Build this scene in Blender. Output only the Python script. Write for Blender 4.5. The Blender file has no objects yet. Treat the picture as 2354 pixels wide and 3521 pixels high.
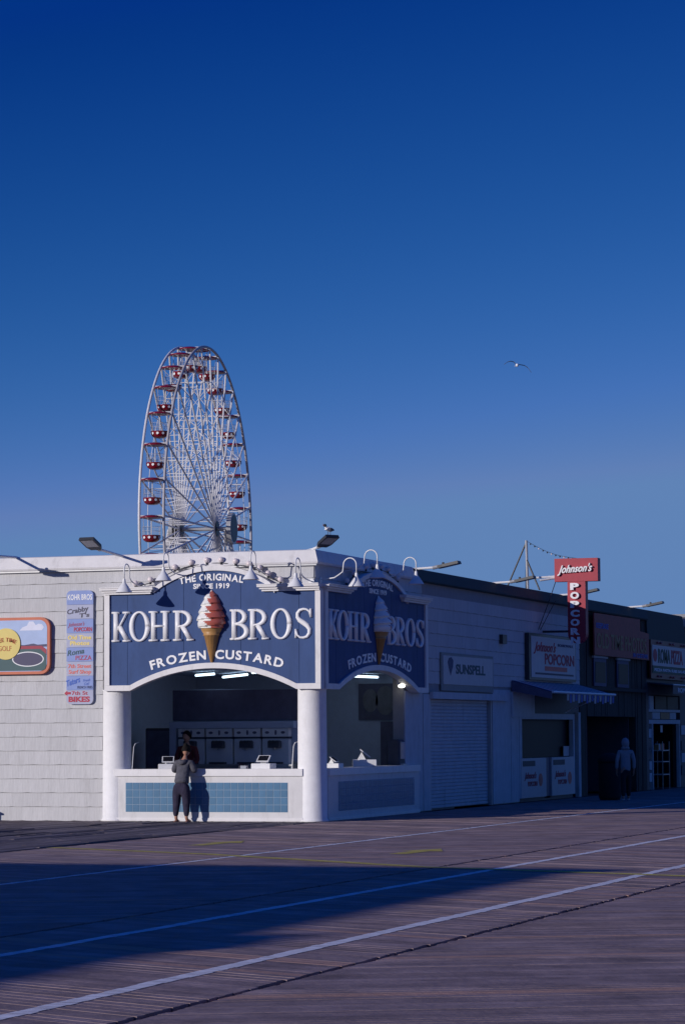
import bpy, math, random
from mathutils import Vector, Matrix
random.seed(7)
S = bpy.context.scene
COL = S.collection

# ------------------------------------------------------------------ camera
# world: X along the sunlit front of the stand, Y along the boardwalk side, Z up, origin at the stand's corner
YAW, PITCH, ROLL = 0.32635, 0.07840, 0.006
cam = bpy.data.cameras.new('camera')
cam.sensor_fit = 'VERTICAL'; cam.sensor_height = 36.0; cam.lens = 36.0*9700/3521
cam.clip_start = 0.5; cam.clip_end = 6000
co = bpy.data.objects.new('camera', cam); COL.objects.link(co)
F = Vector((-math.sin(YAW)*math.cos(PITCH), math.cos(YAW)*math.cos(PITCH), math.sin(PITCH)))
R = Vector((math.cos(YAW), math.sin(YAW), 0)); U = R.cross(F)
R2 = R*math.cos(ROLL) - U*math.sin(ROLL); U2 = U*math.cos(ROLL) + R*math.sin(ROLL)
M = Matrix((R2, U2, -F)).transposed().to_4x4(); M.translation = Vector((19.187, -54.879, 1.8))
co.matrix_world = M
S.camera = co

# ------------------------------------------------------------------ sky, sun, exposure
SUN_AZ, SUN_EL = math.radians(36), math.radians(13.5)      # horizontal travel of the light from +Y towards +X
w = bpy.data.worlds.new('World'); S.world = w; w.use_nodes = True
nt = w.node_tree; bg = nt.nodes['Background']
sky = nt.nodes.new('ShaderNodeTexSky'); sky.sky_type = 'NISHITA'; sky.sun_disc = False
sky.sun_elevation = SUN_EL; sky.sun_rotation = math.pi + SUN_AZ
sky.dust_density = 0.0; sky.ozone_density = 5.0; sky.air_density = 0.5
# slide-film response of the clear sky: each channel loses a constant foot
sep = nt.nodes.new('ShaderNodeSeparateXYZ'); cmb = nt.nodes.new('ShaderNodeCombineXYZ'); nt.links.new(sky.outputs[0], sep.inputs[0])
def mth(op, a, b):
    m = nt.nodes.new('ShaderNodeMath'); m.operation = op
    nt.links.new(a, m.inputs[0]); m.inputs[1].default_value = b
    return m.outputs[0]
r_ = mth('SUBTRACT', mth('MULTIPLY', mth('POWER', sep.outputs[0], 3.2), .62), .045)
g_ = mth('SUBTRACT', sep.outputs[1], .93)
b_ = mth('SUBTRACT', mth('MULTIPLY', sep.outputs[2], .95), .88)
for i, (o_, lo, hi) in enumerate(((r_, .004, 1.16), (g_, .33, 2.28), (b_, 2.30, 4.70))):
    nt.links.new(mth('MINIMUM', mth('MAXIMUM', o_, lo), hi), cmb.inputs[i])
nt.links.new(cmb.outputs[0], bg.inputs[0])
bg.inputs[1].default_value = 0.1
sl = bpy.data.lights.new('sun', 'SUN'); sl.energy = 3.05; sl.angle = math.radians(0.53); sl.color = (1.0, 0.935, 0.90)
so = bpy.data.objects.new('sun', sl); COL.objects.link(so)
SD = Vector((math.sin(SUN_AZ)*math.cos(SUN_EL), math.cos(SUN_AZ)*math.cos(SUN_EL), -math.sin(SUN_EL)))
so.rotation_euler = SD.to_track_quat('-Z', 'Y').to_euler(); so.location = (-40, -60, 40)
vs = S.view_settings; vs.view_transform = 'Standard'; vs.look = 'None'; vs.exposure = 0; vs.gamma = 1; vs.use_curve_mapping = False
S.cycles.use_denoising = True; S.cycles.max_bounces = 8

# ------------------------------------------------------------------ materials
def srgb(*c):
    return tuple(((v/255)/12.92 if v/255 <= 0.04045 else ((v/255+0.055)/1.055)**2.4) for v in c)
def mat(name, col, rough=0.6, var=0.08, scale=6.0, bump=0.0, bscale=40.0, metal=0.0, stretch=(1,1,1), island=0.0, emit=None, coat=0.0, spec=0.5, dirt=0.0, objr=0.0, odd=None):
    m = bpy.data.materials.new(name); m.use_nodes = True; n = m.node_tree.nodes; L = m.node_tree.links
    p = n['Principled BSDF']; p.inputs['Roughness'].default_value = rough; p.inputs['Metallic'].default_value = metal
    p.inputs['Coat Weight'].default_value = coat; p.inputs['Specular IOR Level'].default_value = spec
    tc = n.new('ShaderNodeTexCoord'); mp = n.new('ShaderNodeMapping'); mp.inputs['Scale'].default_value = stretch
    L.new(tc.outputs['Object'], mp.inputs[0])
    nz = n.new('ShaderNodeTexNoise'); nz.inputs['Scale'].default_value = scale; nz.inputs['Detail'].default_value = 6
    nz.inputs['Roughness'].default_value = 0.65
    L.new(mp.outputs[0], nz.inputs['Vector'])
    mr = n.new('ShaderNodeMapRange'); mr.inputs[1].default_value = 0.3; mr.inputs[2].default_value = 0.7
    mr.inputs[3].default_value = 1-var; mr.inputs[4].default_value = 1+var
    L.new(nz.outputs[0], mr.inputs[0])
    hsv = n.new('ShaderNodeHueSaturation'); hsv.inputs['Color'].default_value = (*col, 1)
    if island:
        g = n.new('ShaderNodeNewGeometry'); r2 = n.new('ShaderNodeMapRange'); r2.inputs[3].default_value = 1-island; r2.inputs[4].default_value = 1+island
        L.new(g.outputs['Random Per Island'], r2.inputs[0])
        mm = n.new('ShaderNodeMath'); mm.operation = 'MULTIPLY'; L.new(mr.outputs[0], mm.inputs[0]); L.new(r2.outputs[0], mm.inputs[1])
        L.new(mm.outputs[0], hsv.inputs['Value'])
    else:
        L.new(mr.outputs[0], hsv.inputs['Value'])
    out_col = hsv.outputs[0]
    if odd:                                           # a few replaced boards of another wood
        th = n.new('ShaderNodeMath'); th.operation = 'GREATER_THAN'; th.inputs[1].default_value = .945; L.new(g.outputs['Random Per Island'], th.inputs[0])
        fa = n.new('ShaderNodeMath'); fa.operation = 'MULTIPLY'; fa.inputs[1].default_value = .7; L.new(th.outputs[0], fa.inputs[0])
        mo = n.new('ShaderNodeMixRGB'); mo.inputs[2].default_value = (*odd, 1); L.new(fa.outputs[0], mo.inputs[0]); L.new(out_col, mo.inputs[1]); out_col = mo.outputs[0]
    if objr:
        oi = n.new('ShaderNodeObjectInfo'); r3 = n.new('ShaderNodeMapRange'); r3.inputs[3].default_value = 1-objr; r3.inputs[4].default_value = 1+objr
        L.new(oi.outputs['Random'], r3.inputs[0]); h2 = n.new('ShaderNodeHueSaturation'); L.new(out_col, h2.inputs['Color']); L.new(r3.outputs[0], h2.inputs['Value']); out_col = h2.outputs[0]
    if dirt:
        ge = n.new('ShaderNodeNewGeometry'); m2 = n.new('ShaderNodeMapping'); m2.inputs['Scale'].default_value = (2.6,2.6,.55); L.new(ge.outputs['Position'], m2.inputs[0])
        z3 = n.new('ShaderNodeTexNoise'); z3.inputs['Scale'].default_value = 1.7; z3.inputs['Detail'].default_value = 9; z3.inputs['Roughness'].default_value = .72; L.new(m2.outputs[0], z3.inputs['Vector'])
        r4 = n.new('ShaderNodeMapRange'); r4.inputs[1].default_value = .54; r4.inputs[2].default_value = .76; r4.inputs[3].default_value = 0; r4.inputs[4].default_value = dirt; L.new(z3.outputs[0], r4.inputs[0])
        mxn = n.new('ShaderNodeMixRGB'); mxn.blend_type = 'MULTIPLY'; mxn.inputs[2].default_value = (.42,.40,.38,1); L.new(r4.outputs[0], mxn.inputs[0]); L.new(out_col, mxn.inputs[1]); out_col = mxn.outputs[0]
    L.new(out_col, p.inputs['Base Color'])
    if bump:
        b = n.new('ShaderNodeBump'); b.inputs['Strength'].default_value = bump; b.inputs['Distance'].default_value = 0.02
        z2 = n.new('ShaderNodeTexNoise'); z2.inputs['Scale'].default_value = bscale; z2.inputs['Detail'].default_value = 5
        L.new(mp.outputs[0], z2.inputs['Vector']); L.new(z2.outputs[0], b.inputs['Height']); L.new(b.outputs[0], p.inputs['Normal'])
    if emit:
        p.inputs['Emission Color'].default_value = (*emit[0], 1); p.inputs['Emission Strength'].default_value = emit[1]
    return m
M_ = {}
def mk(name, *a, **k): M_[name] = mat(name, *a, **k); return M_[name]
mk('shingle', (.575,.57,.575), .75, .09, 5, .25, 30, stretch=(6,1,.7), dirt=.35, objr=.045)
mk('joint', (.33,.325,.33), .9)
mk('trim', (.74,.72,.72), .5, .06, 3, .1, 20, dirt=.5)
mk('stucco', (.86,.85,.85), .7, .05, 8, .35, 60, dirt=.28)
mk('counter', (.66,.65,.655), .5, .06, 4, dirt=.5)
mk('counter_top', (.78,.765,.765), .35, .05, 4, dirt=.35)
mk('sign_blue', (.042,.084,.220), .6, .12, 3, .08, 25, stretch=(1,1,.4), spec=.2, dirt=.35)
mk('letter', (.86,.85,.85), .4, .04)
mk('tile', (.085,.20,.335), .25, .10, 3, objr=.07, dirt=.2)
mk('grout', (.30,.40,.50), .8)
mk('plank', (.292,.215,.214), .85, .36, 1.6, .35, 14, stretch=(1,1,1), island=.17, spec=.2, dirt=.6, odd=(.46,.27,.20))
mk('ramp_shaded', (.165,.135,.145), .85, .40, 1.6, .4, 14, stretch=(2.2,.28,1), island=.30, spec=.25, dirt=.4)  # darker, streaky base colour stands in for raking-light shade on these boards
mk('under', (.02,.02,.022), .95)
mk('sand', (.30,.27,.22), .95, .15, .3)
mk('dark_metal', (.035,.037,.042), .45, .1)
mk('grey_metal', (.42,.42,.43), .4, .1, metal=.3)
mk('white_metal', (.78,.78,.78), .35, .05)
mk('globe', (.80,.70,.68), .25, .05)
mk('inner_wall', (.44,.50,.64), .7, .06)
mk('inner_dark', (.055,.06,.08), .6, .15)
mk('menu', (.10,.10,.17), .5, .2)
mk('steel', (.45,.46,.48), .3, .06, metal=.6)
mk('machine', (.66,.68,.72), .35, .05)
mk('green', (.012,.036,.040), .7, .15, 3)
mk('roof', (.30,.30,.31), .9, .15)
mk('red', (.37,.022,.045), .5, .1)
mk('darkred', (.16,.018,.026), .5, .1)
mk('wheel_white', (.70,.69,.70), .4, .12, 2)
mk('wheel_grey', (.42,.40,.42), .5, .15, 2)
mk('wheel_red', (.22,.007,.018), .25, .1, coat=.5)
mk('wood_dark', (.045,.036,.032), .8, .3, 4, .4, 30, stretch=(4,4,.6))
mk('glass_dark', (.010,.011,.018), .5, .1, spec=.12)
mk('white_wall', (.56,.58,.61), .75, .08, 4, dirt=.5)
mk('white_board', (.52,.50,.52), .5, .06)
mk('photo_red', (.36,.045,.045), .6, .2)
mk('yellow_text', (.34,.18,.07), .6)
mk('skin', (.42,.22,.15), .55, .05)
mk('hair', (.010,.008,.008), .75, .2, 20, .6, 40, spec=.15)
mk('hoodie', (.098,.098,.118), .95, .22, 9, .9, 11, stretch=(1,1,1.8), spec=.1)
mk('trousers', (.040,.036,.062), .95, .22, 9, .9, 10, stretch=(1.6,1.6,.8), spec=.1)
mk('maroon', (.13,.018,.020), .85, .12)
mk('pale_hood', (.30,.31,.34), .9, .1, 10)
mk('black_cloth', (.015,.015,.02), .9, .1)
mk('sandal', (.30,.14,.10), .7)
mk('vanilla', (.86,.84,.80), .3, .04, coat=.3)
mk('orange_swirl', (.50,.125,.085), .3, .08, coat=.3)
mk('wafer', (.47,.25,.085), .45, .12)
mk('gull_white', (.85,.85,.85), .7)
mk('gull_grey', (.12,.125,.14), .7)
mk('gull_dark', (.03,.03,.035), .7)
def sc_(name, *rgb, **k): return mk(name, srgb(*rgb), .6, .06, **k)
mk('portrait_grey', (.17,.17,.20), .6, .2)
mk('olive', (.33,.34,.31), .8)
sc_('band_blue', 133,152,205); sc_('band_grey', 172,176,200); sc_('t_white', 240,240,240); sc_('t_navy', 45,55,105)
sc_('t_red', 178,40,70); sc_('t_yellow', 240,215,120); sc_('t_green', 45,85,95); sc_('t_coral', 225,110,95); sc_('t_dark', 70,70,90)
sc_('g_orange', 205,115,85); sc_('g_sky', 172,190,225); sc_('g_cloud', 222,224,240); sc_('g_red', 160,55,75); sc_('g_green', 60,92,96)
sc_('g_dark', 72,68,100); sc_('g_yellow', 226,205,120); sc_('t_orange', 190,105,60); sc_('t_rgreen', 25,78,62); sc_('t_blue', 60,100,190)
mk('tube_on', (.8,.9,.9), .4, emit=((.66,.86,1.0), 2.6))
mk('spot_on', (.9,.9,.85), .4, emit=((1.0,.96,.85), 3.0))
mk('bulb_red', (.55,.16,.16), .2)
def worn_paint(name, col, wear):
    m = mat(name, col, .7, .2, 5, island=0); n = m.node_tree.nodes; L = m.node_tree.links; p = n['Principled BSDF']; out = n['Material Output']
    tr = n.new('ShaderNodeBsdfTransparent'); mix = n.new('ShaderNodeMixShader'); tc = n.new('ShaderNodeTexCoord')
    nz = n.new('ShaderNodeTexNoise'); nz.inputs['Scale'].default_value = 3.5; nz.inputs['Detail'].default_value = 8; nz.inputs['Roughness'].default_value = .75
    mp = n.new('ShaderNodeMapping'); mp.inputs['Rotation'].default_value = (0,0,-.45); mp.inputs['Scale'].default_value = (.5,3.2,1)
    L.new(tc.outputs['Object'], mp.inputs[0]); L.new(mp.outputs[0], nz.inputs['Vector'])
    mr = n.new('ShaderNodeMapRange'); mr.inputs[1].default_value = wear-.16; mr.inputs[2].default_value = wear+.16
    L.new(nz.outputs[0], mr.inputs[0]); L.new(mr.outputs[0], mix.inputs[0]); L.new(tr.outputs[0], mix.inputs[1]); L.new(p.outputs[0], mix.inputs[2])
    L.new(mix.outputs[0], out.inputs['Surface']); M_[name] = m
worn_paint('line_white', (.86,.84,.86), .36)
worn_paint('line_yellow', (.72,.60,.09), .45)
def glass(name):
    m = bpy.data.materials.new(name); m.use_nodes = True; n = m.node_tree.nodes; L = m.node_tree.links
    g = n.new('ShaderNodeBsdfGlossy'); g.inputs['Roughness'].default_value = .05; t = n.new('ShaderNodeBsdfTransparent'); t.inputs[0].default_value = (.88,.9,.92,1)
    mix = n.new('ShaderNodeMixShader'); fr = n.new('ShaderNodeFresnel'); fr.inputs[0].default_value = 1.12
    L.new(fr.outputs[0], mix.inputs[0]); L.new(t.outputs[0], mix.inputs[1]); L.new(g.outputs[0], mix.inputs[2]); L.new(mix.outputs[0], n['Material Output'].inputs['Surface'])
    M_[name] = m
glass('clear')

# ------------------------------------------------------------------ mesh helpers
class MB:
    def __init__(s): s.v = []; s.f = []
    def add(s, vs_, fs): b = len(s.v); s.v += [tuple(p) for p in vs_]; s.f += [tuple(i+b for i in f) for f in fs]; return s
    def box(s, x0, x1, y0, y1, z0, z1):
        return s.add([(x0,y0,z0),(x1,y0,z0),(x1,y1,z0),(x0,y1,z0),(x0,y0,z1),(x1,y0,z1),(x1,y1,z1),(x0,y1,z1)],
                     [(0,3,2,1),(4,5,6,7),(0,1,5,4),(1,2,6,5),(2,3,7,6),(3,0,4,7)])
    def bbox(s, x0, x1, y0, y1, z0, z1, b=.02):       # box with its vertical edges and top chamfered
        p = [(x0+b,y0),(x1-b,y0),(x1,y0+b),(x1,y1-b),(x1-b,y1),(x0+b,y1),(x0,y1-b),(x0,y0+b)]
        cx, cy = (x0+x1)/2, (y0+y1)/2
        kx, ky = 1-2*b/(x1-x0), 1-2*b/(y1-y0)
        V0 = [(a,c,z0) for a,c in p]; V1 = [(a,c,z1-b) for a,c in p]; V2 = [(cx+(a-cx)*kx, cy+(c-cy)*ky, z1) for a,c in p]
        fs = [tuple(range(7,-1,-1)), tuple(range(16,24))]
        for k in range(2):
            for i in range(8): fs.append((k*8+i, k*8+(i+1)%8, k*8+8+(i+1)%8, k*8+8+i))
        return s.add(V0+V1+V2, fs)
    def tube(s, pts, r, n=8, cap=True):
        pts = [Vector(p) for p in pts]; rs = r if isinstance(r, (list, tuple)) else [r]*len(pts)
        prev = None; rings = []
        for i, p in enumerate(pts):
            d = (pts[min(i+1,len(pts)-1)] - pts[max(i-1,0)]).normalized()
            if prev is None: a = d.orthogonal().normalized()
            else: a = (prev - d*prev.dot(d)).normalized()
            prev = a; b = d.cross(a)
            rings.append([p + (a*math.cos(2*math.pi*k/n) + b*math.sin(2*math.pi*k/n))*rs[i] for k in range(n)])
        V_ = [q for ring in rings for q in ring]; fs = []
        for i in range(len(pts)-1):
            for k in range(n): fs.append((i*n+k, i*n+(k+1)%n, (i+1)*n+(k+1)%n, (i+1)*n+k))
        if cap: fs.append(tuple(range(n-1,-1,-1))); fs.append(tuple((len(pts)-1)*n+k for k in range(n)))
        return s.add(V_, fs)
    def lathe(s, prof, c=(0,0,0), n=16, cap=True):
        V_ = [(c[0]+r*math.cos(2*math.pi*k/n), c[1]+r*math.sin(2*math.pi*k/n), c[2]+z) for r, z in prof for k in range(n)]; fs = []
        for i in range(len(prof)-1):
            for k in range(n): fs.append((i*n+k, i*n+(k+1)%n, (i+1)*n+(k+1)%n, (i+1)*n+k))
        if cap: fs.append(tuple(range(n-1,-1,-1))); fs.append(tuple((len(prof)-1)*n+k for k in range(n)))
        return s.add(V_, fs)
    def prism(s, poly, f, d0, d1):                    # poly of (u,w); f(u,w,d) -> point
        n = len(poly)
        return s.add([f(u,w_,d0) for u,w_ in poly] + [f(u,w_,d1) for u,w_ in poly],
                     [tuple(range(n-1,-1,-1)), tuple(range(n,2*n))] + [(i,(i+1)%n,n+(i+1)%n,n+i) for i in range(n)])
    def ribbon(s, lo, hi, f, d0, d1):                 # band between two polylines, with thickness
        n = len(lo); V_ = [f(*p,d0) for p in lo]+[f(*p,d0) for p in hi]+[f(*p,d1) for p in lo]+[f(*p,d1) for p in hi]; fs = []
        for i in range(n-1):
            fs += [(i,n+i,n+i+1,i+1),(2*n+i,2*n+i+1,3*n+i+1,3*n+i),(i,i+1,2*n+i+1,2*n+i),(n+i,3*n+i,3*n+i+1,n+i+1)]
        fs += [(0,2*n,3*n,n),(n-1,2*n-1,4*n-1,3*n-1)]
        return s.add(V_, fs)
    def ball(s, c, r, n=12, m=8, sq=(1,1,1)):
        prof = [(max(math.sin(math.pi*j/m),1e-3), -math.cos(math.pi*j/m)) for j in range(m+1)]
        V_ = [(c[0]+r*sq[0]*p*math.cos(2*math.pi*k/n), c[1]+r*sq[1]*p*math.sin(2*math.pi*k/n), c[2]+r*sq[2]*z) for p, z in prof for k in range(n)]; fs = []
        for i in range(m):
            for k in range(n): fs.append((i*n+k, i*n+(k+1)%n, (i+1)*n+(k+1)%n, (i+1)*n+k))
        return s.add(V_, fs)
    def mesh(s, name, m, smooth=False, off=(0,0,0)):
        me = bpy.data.meshes.new(name); me.from_pydata([(x-off[0],y-off[1],z-off[2]) for x,y,z in s.v], [], s.f)
        me.materials.append(M_[m] if isinstance(m, str) else m)
        if smooth: me.polygons.foreach_set('use_smooth', [True]*len(me.polygons))
        me.update(); return me
def several(name, m, parent, *boxes):
    return [build(name, MB().box(*b), m, parent) for b in boxes]
WL = {}                                               # world place of every built object
def link(o, parent=None):
    COL.objects.link(o)
    if parent is not None: o.parent = parent
    return o
def build(name, mb, m, parent=None, smooth=False):
    off = WL[parent] if parent is not None else (0,0,0)
    o = bpy.data.objects.new(name, mb.mesh(name, m, smooth, off)); link(o, parent); WL[o] = off; return o
def tag(o, label, cat=None, group=None, kind=None):
    if label: o['label'] = label
    if cat: o['category'] = cat
    if group: o['group'] = group
    if kind: o['kind'] = kind
    return o
def thing(name, label, cat, loc=(0,0,0), group=None):
    o = bpy.data.objects.new(name, None); link(o); o.location = loc; WL[o] = tuple(loc); o.empty_display_size = .2
    return tag(o, label, cat, group)
def copy_tree(o, parent=None):
    c = o.copy(); COL.objects.link(c); c.parent = parent
    for ch in list(o.children): copy_tree(ch, c)
    return c
def struct(name, mb, m, **k): return tag(build(name, mb, m, **k), None, kind='structure')

TXT = {}
def text_mesh(body, size=1.0, bold=0.0, shear=0.0, extrude=0.01, space=1.0):
    key = (body, bold, shear, space)
    if key not in TXT:
        cu = bpy.data.curves.new('t', 'FONT'); cu.body = body; cu.size = 1.0; cu.offset = bold; cu.shear = shear; cu.space_character = space
        cu.resolution_u = 3; cu.extrude = 0.05
        o = bpy.data.objects.new('t', cu); COL.objects.link(o); dg = bpy.context.evaluated_depsgraph_get(); dg.update()
        me = o.evaluated_get(dg).to_mesh(); vs_ = [tuple(v.co) for v in me.vertices]; fs = [tuple(p.vertices) for p in me.polygons]
        o.evaluated_get(dg).to_mesh_clear(); bpy.data.objects.remove(o); bpy.data.curves.remove(cu)
        x0 = min(v[0] for v in vs_); x1 = max(v[0] for v in vs_); y1 = max(v[1] for v in vs_)
        TXT[key] = (vs_, fs, x0, x1, y1)
    return TXT[key]
def put_text(mb, f, body, u0, u1, z0, h, d, thick=.006, bold=0.02, shear=0.0, rot=0.0, anchor='fit'):
    """Lettering of cap height h from u0 to u1, base at z0, lying on depth d of the frame f."""
    vs_, fs, x0, x1, y1 = text_mesh(body, bold=bold, shear=shear)
    cap = .70
    sx = (u1-u0)/(x1-x0); sz = h/cap; c, s_ = math.cos(rot), math.sin(rot)
    out = []
    for x, y, z in vs_:
        a, b = (x-x0)*sx, y*sz
        out.append(f(u0 + a*c - b*s_, z0 + a*s_ + b*c, d + (thick if z > 0 else 0)))
    mb.add(out, fs)
def arc_text(f, parent, name, body, uc, z_apex, rad, h, span, d, m, wide=1.0, bold=.03):
    gl = []; tot = 0
    for ch in body:
        if ch == ' ': gl.append((ch, .28)); tot += .28; continue
        t = text_mesh(ch, bold=bold); wd = t[3]-t[2]; gl.append((ch, wd+.10)); tot += wd+.10
    k = span/tot; a = -span/2; cap = .70
    for ch, wd in gl:
        if ch != ' ':
            vs_, fs, x0, x1, y1 = text_mesh(ch, bold=bold); mid = a + wd*k/2; th = mid/rad
            mb = MB(); out = []
            for x, y, z in vs_:
                lx = (x-(x0+x1)/2)*k*wide; ly = y*h/cap
                px = (rad+ly)*math.sin(th) + lx*math.cos(th); pz = (rad+ly)*math.cos(th) - lx*math.sin(th) - rad
                out.append(f(uc+px, z_apex+pz, d + (.012 if z > 0 else 0)))
            mb.add(out, fs); build(name, mb, m, parent)
        a += wd*k

FRONT = lambda d0=0.0: (lambda u, w_, d: (u, -(d0+d), w_))
RIGHT = lambda d0=0.0: (lambda u, w_, d: (d0+d, u, w_))
def rrect(u0, u1, z0, z1, r, n=5):
    P = []
    for cu, cz, a0 in ((u1-r,z1-r,0),(u0+r,z1-r,90),(u0+r,z0+r,180),(u1-r,z0+r,270)):
        for k in range(n+1):
            a = math.radians(a0+90*k/n); P.append((cu+r*math.cos(a), cz+r*math.sin(a)))
    return P
def ellipse(cu, cz, a, b, n=32): return [(cu+a*math.cos(2*math.pi*k/n), cz+b*math.sin(2*math.pi*k/n)) for k in range(n)]

# ------------------------------------------------------------------ ground and boardwalk
g = MB(); g.add([(-3000,-3000,-.6),(3000,-3000,-.6),(3000,3000,-.6),(-3000,3000,-.6)], [(0,1,2,3)])
struct('sand_ground', g, 'sand')
deck = struct('boardwalk', MB().box(-60, 44, -90, 130, -.30, -.06), 'under')
pk = MB(); rnd = random.Random(3)
PW = .140
for pi in range(6):                                   # herringbone panels four metres wide, open jagged seams between them
    xa, xb = .13+4*pi, 4.09+4*pi; sl_ = .49 if pi % 2 else -.49
    if pi == 2: sl_ = -.49
    pitch = PW*math.sqrt(1+sl_*sl_); k0 = int(-52/pitch); k1 = int(62/pitch)
    for k in range(k0, k1):
        y = k*pitch; hw = (pitch-.0030)/2; z = rnd.uniform(-.0008,.0008); tilt = rnd.uniform(-.0010,.0010)
        ja, jb = rnd.uniform(-.025,.025), rnd.uniform(-.03,.03)
        A, B = xa+.02+ja*.6, xb-.025+jb*.6
        ya, yb = y-sl_*2, y+sl_*2
        pk.add([(A,ya-hw,z-tilt),(B,yb-hw,z-tilt),(B,yb+hw,z+tilt),(A,ya+hw,z+tilt),(A,ya-hw,-.07),(B,yb-hw,-.07),(B,yb+hw,-.07),(A,ya+hw,-.07)],
               [(0,1,2,3),(0,4,5,1),(1,5,6,2),(2,6,7,3),(3,7,4,0)])
po = tag(build('plank', pk, 'plank', deck), 'weathered brown deck planks laid in herringbone panels', kind='stuff')
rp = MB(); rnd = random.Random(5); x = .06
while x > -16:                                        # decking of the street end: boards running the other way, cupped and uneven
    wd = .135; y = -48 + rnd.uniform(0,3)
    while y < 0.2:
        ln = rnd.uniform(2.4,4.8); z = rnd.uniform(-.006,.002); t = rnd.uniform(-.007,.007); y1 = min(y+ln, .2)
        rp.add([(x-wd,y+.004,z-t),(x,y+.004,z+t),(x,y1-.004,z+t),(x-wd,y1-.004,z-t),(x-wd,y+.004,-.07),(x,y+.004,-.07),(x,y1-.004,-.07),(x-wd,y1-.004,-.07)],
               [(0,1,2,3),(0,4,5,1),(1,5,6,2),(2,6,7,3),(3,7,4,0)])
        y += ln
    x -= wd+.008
tag(build('ramp_plank', rp, 'ramp_shaded', deck), 'uneven deck boards in front of the white wall, raking shade in their colour', kind='stuff')
ZL = .0035
def strip(name, m, pts, wd):
    mb = MB()
    for (x0,y0),(x1,y1) in zip(pts[:-1], pts[1:]):
        d = Vector((x1-x0, y1-y0)).normalized(); n_ = Vector((-d.y, d.x))*wd/2; N = max(1, int((Vector((x1-x0,y1-y0))).length/3))
        N = max(1, int((Vector((x1-x0,y1-y0))).length/.157)); rj = random.Random(int(abs(x0)*10)); wob = 0
        for i in range(N):                            # the paint breaks off along the plank edges, so its rim steps from board to board
            wob = .8*wob + rj.uniform(-.006,.006); jl, jr = wob+rj.uniform(-.010,.010), wob+rj.uniform(-.010,.010)
            a = Vector((x0,y0)).lerp(Vector((x1,y1)), i/N); b = Vector((x0,y0)).lerp(Vector((x1,y1)), (i+1)/N); u_ = n_.normalized(); L0, R0 = -n_+u_*jl, n_+u_*jr
            mb.add([(a.x+L0.x,a.y+L0.y,ZL),(b.x+L0.x,b.y+L0.y,ZL),(b.x+R0.x,b.y+R0.y,ZL),(a.x+R0.x,a.y+R0.y,ZL)], [(0,1,2,3)])
    return struct(name, mb, m)
strip('lane_line', 'line_white', [(4.20,-50),(4.20,60)], .12)
strip('lane_line', 'line_white', [(9.03,-50),(9.03,60)], .135)
strip('lane_line', 'line_white', [(11.25,-50),(11.25,60)], .15)
ZL = .0065
strip('stop_line', 'line_yellow', [(.12,-13.2),(3.45,-15.0),(7.9,-18.3),(12.0,-20.0),(13.2,-20.6)], .25)
def arrow(x, y, ln, rot=0.0):
    P = [(-.14,0),(.14,0),(.14,ln*.55),(.34,ln*.55),(0,ln),(-.34,ln*.55),(-.14,ln*.55)]; c, s_ = math.cos(rot), math.sin(rot)
    struct('lane_arrow', MB().add([(x+a*c-b*s_, y+a*s_+b*c, ZL) for a, b in P], [tuple(range(7))]), 'line_yellow')
arrow(2.12, -12.0, 2.0, -.05); arrow(6.35, -14.5, 1.95, -.05); arrow(13.05, -24.6, 1.9, -.05)

# ------------------------------------------------------------------ the custard stand
WX0 = -13.0
stand = thing('custard_stand', 'white shingled corner stand with open arched counters and round columns', 'building', (-2.2,.3,0))
def sweep_front(mb, prof, x0, corner=True):
    n = len(prof); V_ = [(x0,-d,z) for d,z in prof] + [((d if corner else 0),-d,z) for d,z in prof]
    mb.add(V_, [(i,i+1,n+i+1,n+i) for i in range(n-1)] + [tuple(range(n-1,-1,-1)), tuple(range(n,2*n))]); return mb
def sweep_right(mb, prof, y0, y1, corner=False):
    n = len(prof); V_ = [(d,(-d if corner else y0),z) for d,z in prof] + [(d,y1,z) for d,z in prof]
    mb.add(V_, [(i,i+1,n+i+1,n+i) for i in range(n-1)] + [tuple(range(n-1,-1,-1)), tuple(range(n,2*n))]); return mb
wl = build('front_wall', MB().box(WX0,-4.72,0.012,.26,0,5.30).box(-4.72,-.005,.012,.26,3.19,5.30).box(-4.718,-4.30,.013,.259,2.752,3.188), 'joint', stand)
wr = build('side_wall', MB().box(-.26,-.012,.265,7.48,3.19,5.30).box(-.26,-.012,6.05,7.48,0,3.19), 'joint', stand)
# shingles: one shared mesh, wavy lower edge, lower end proud
SW, SH = .5985, .286
def shingle_mesh(seed, wd=SW):
    rn = random.Random(seed); n = 6; mb = MB(); f = lambda u, w_, d: (u, -d, w_)
    lo = [(wd*i/n, .004*math.sin(i*1.1+seed) + (.006 if i in (0,n) else 0)) for i in range(n+1)]; hi = [(u, SH) for u, _ in lo]
    V_ = [f(u,w_,0) for u,w_ in lo]+[f(u,w_,.020) for u,w_ in lo]+[f(u,w_,.010) for u,w_ in hi]+[f(u,w_,0) for u,w_ in hi]; k = n+1; fs = []
    for i in range(n): fs += [(i,i+1,k+i+1,k+i),(k+i,k+i+1,2*k+i+1,2*k+i),(2*k+i,2*k+i+1,3*k+i+1,3*k+i)]
    fs += [(0,k,2*k,3*k),(k-1,4*k-1,3*k-1,2*k-1)]
    return mb.add(V_, fs).mesh('shingle', 'shingle')
SHM = [shingle_mesh(s) for s in range(4)]; SHH = [shingle_mesh(s, SW/2) for s in range(2)]
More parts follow.
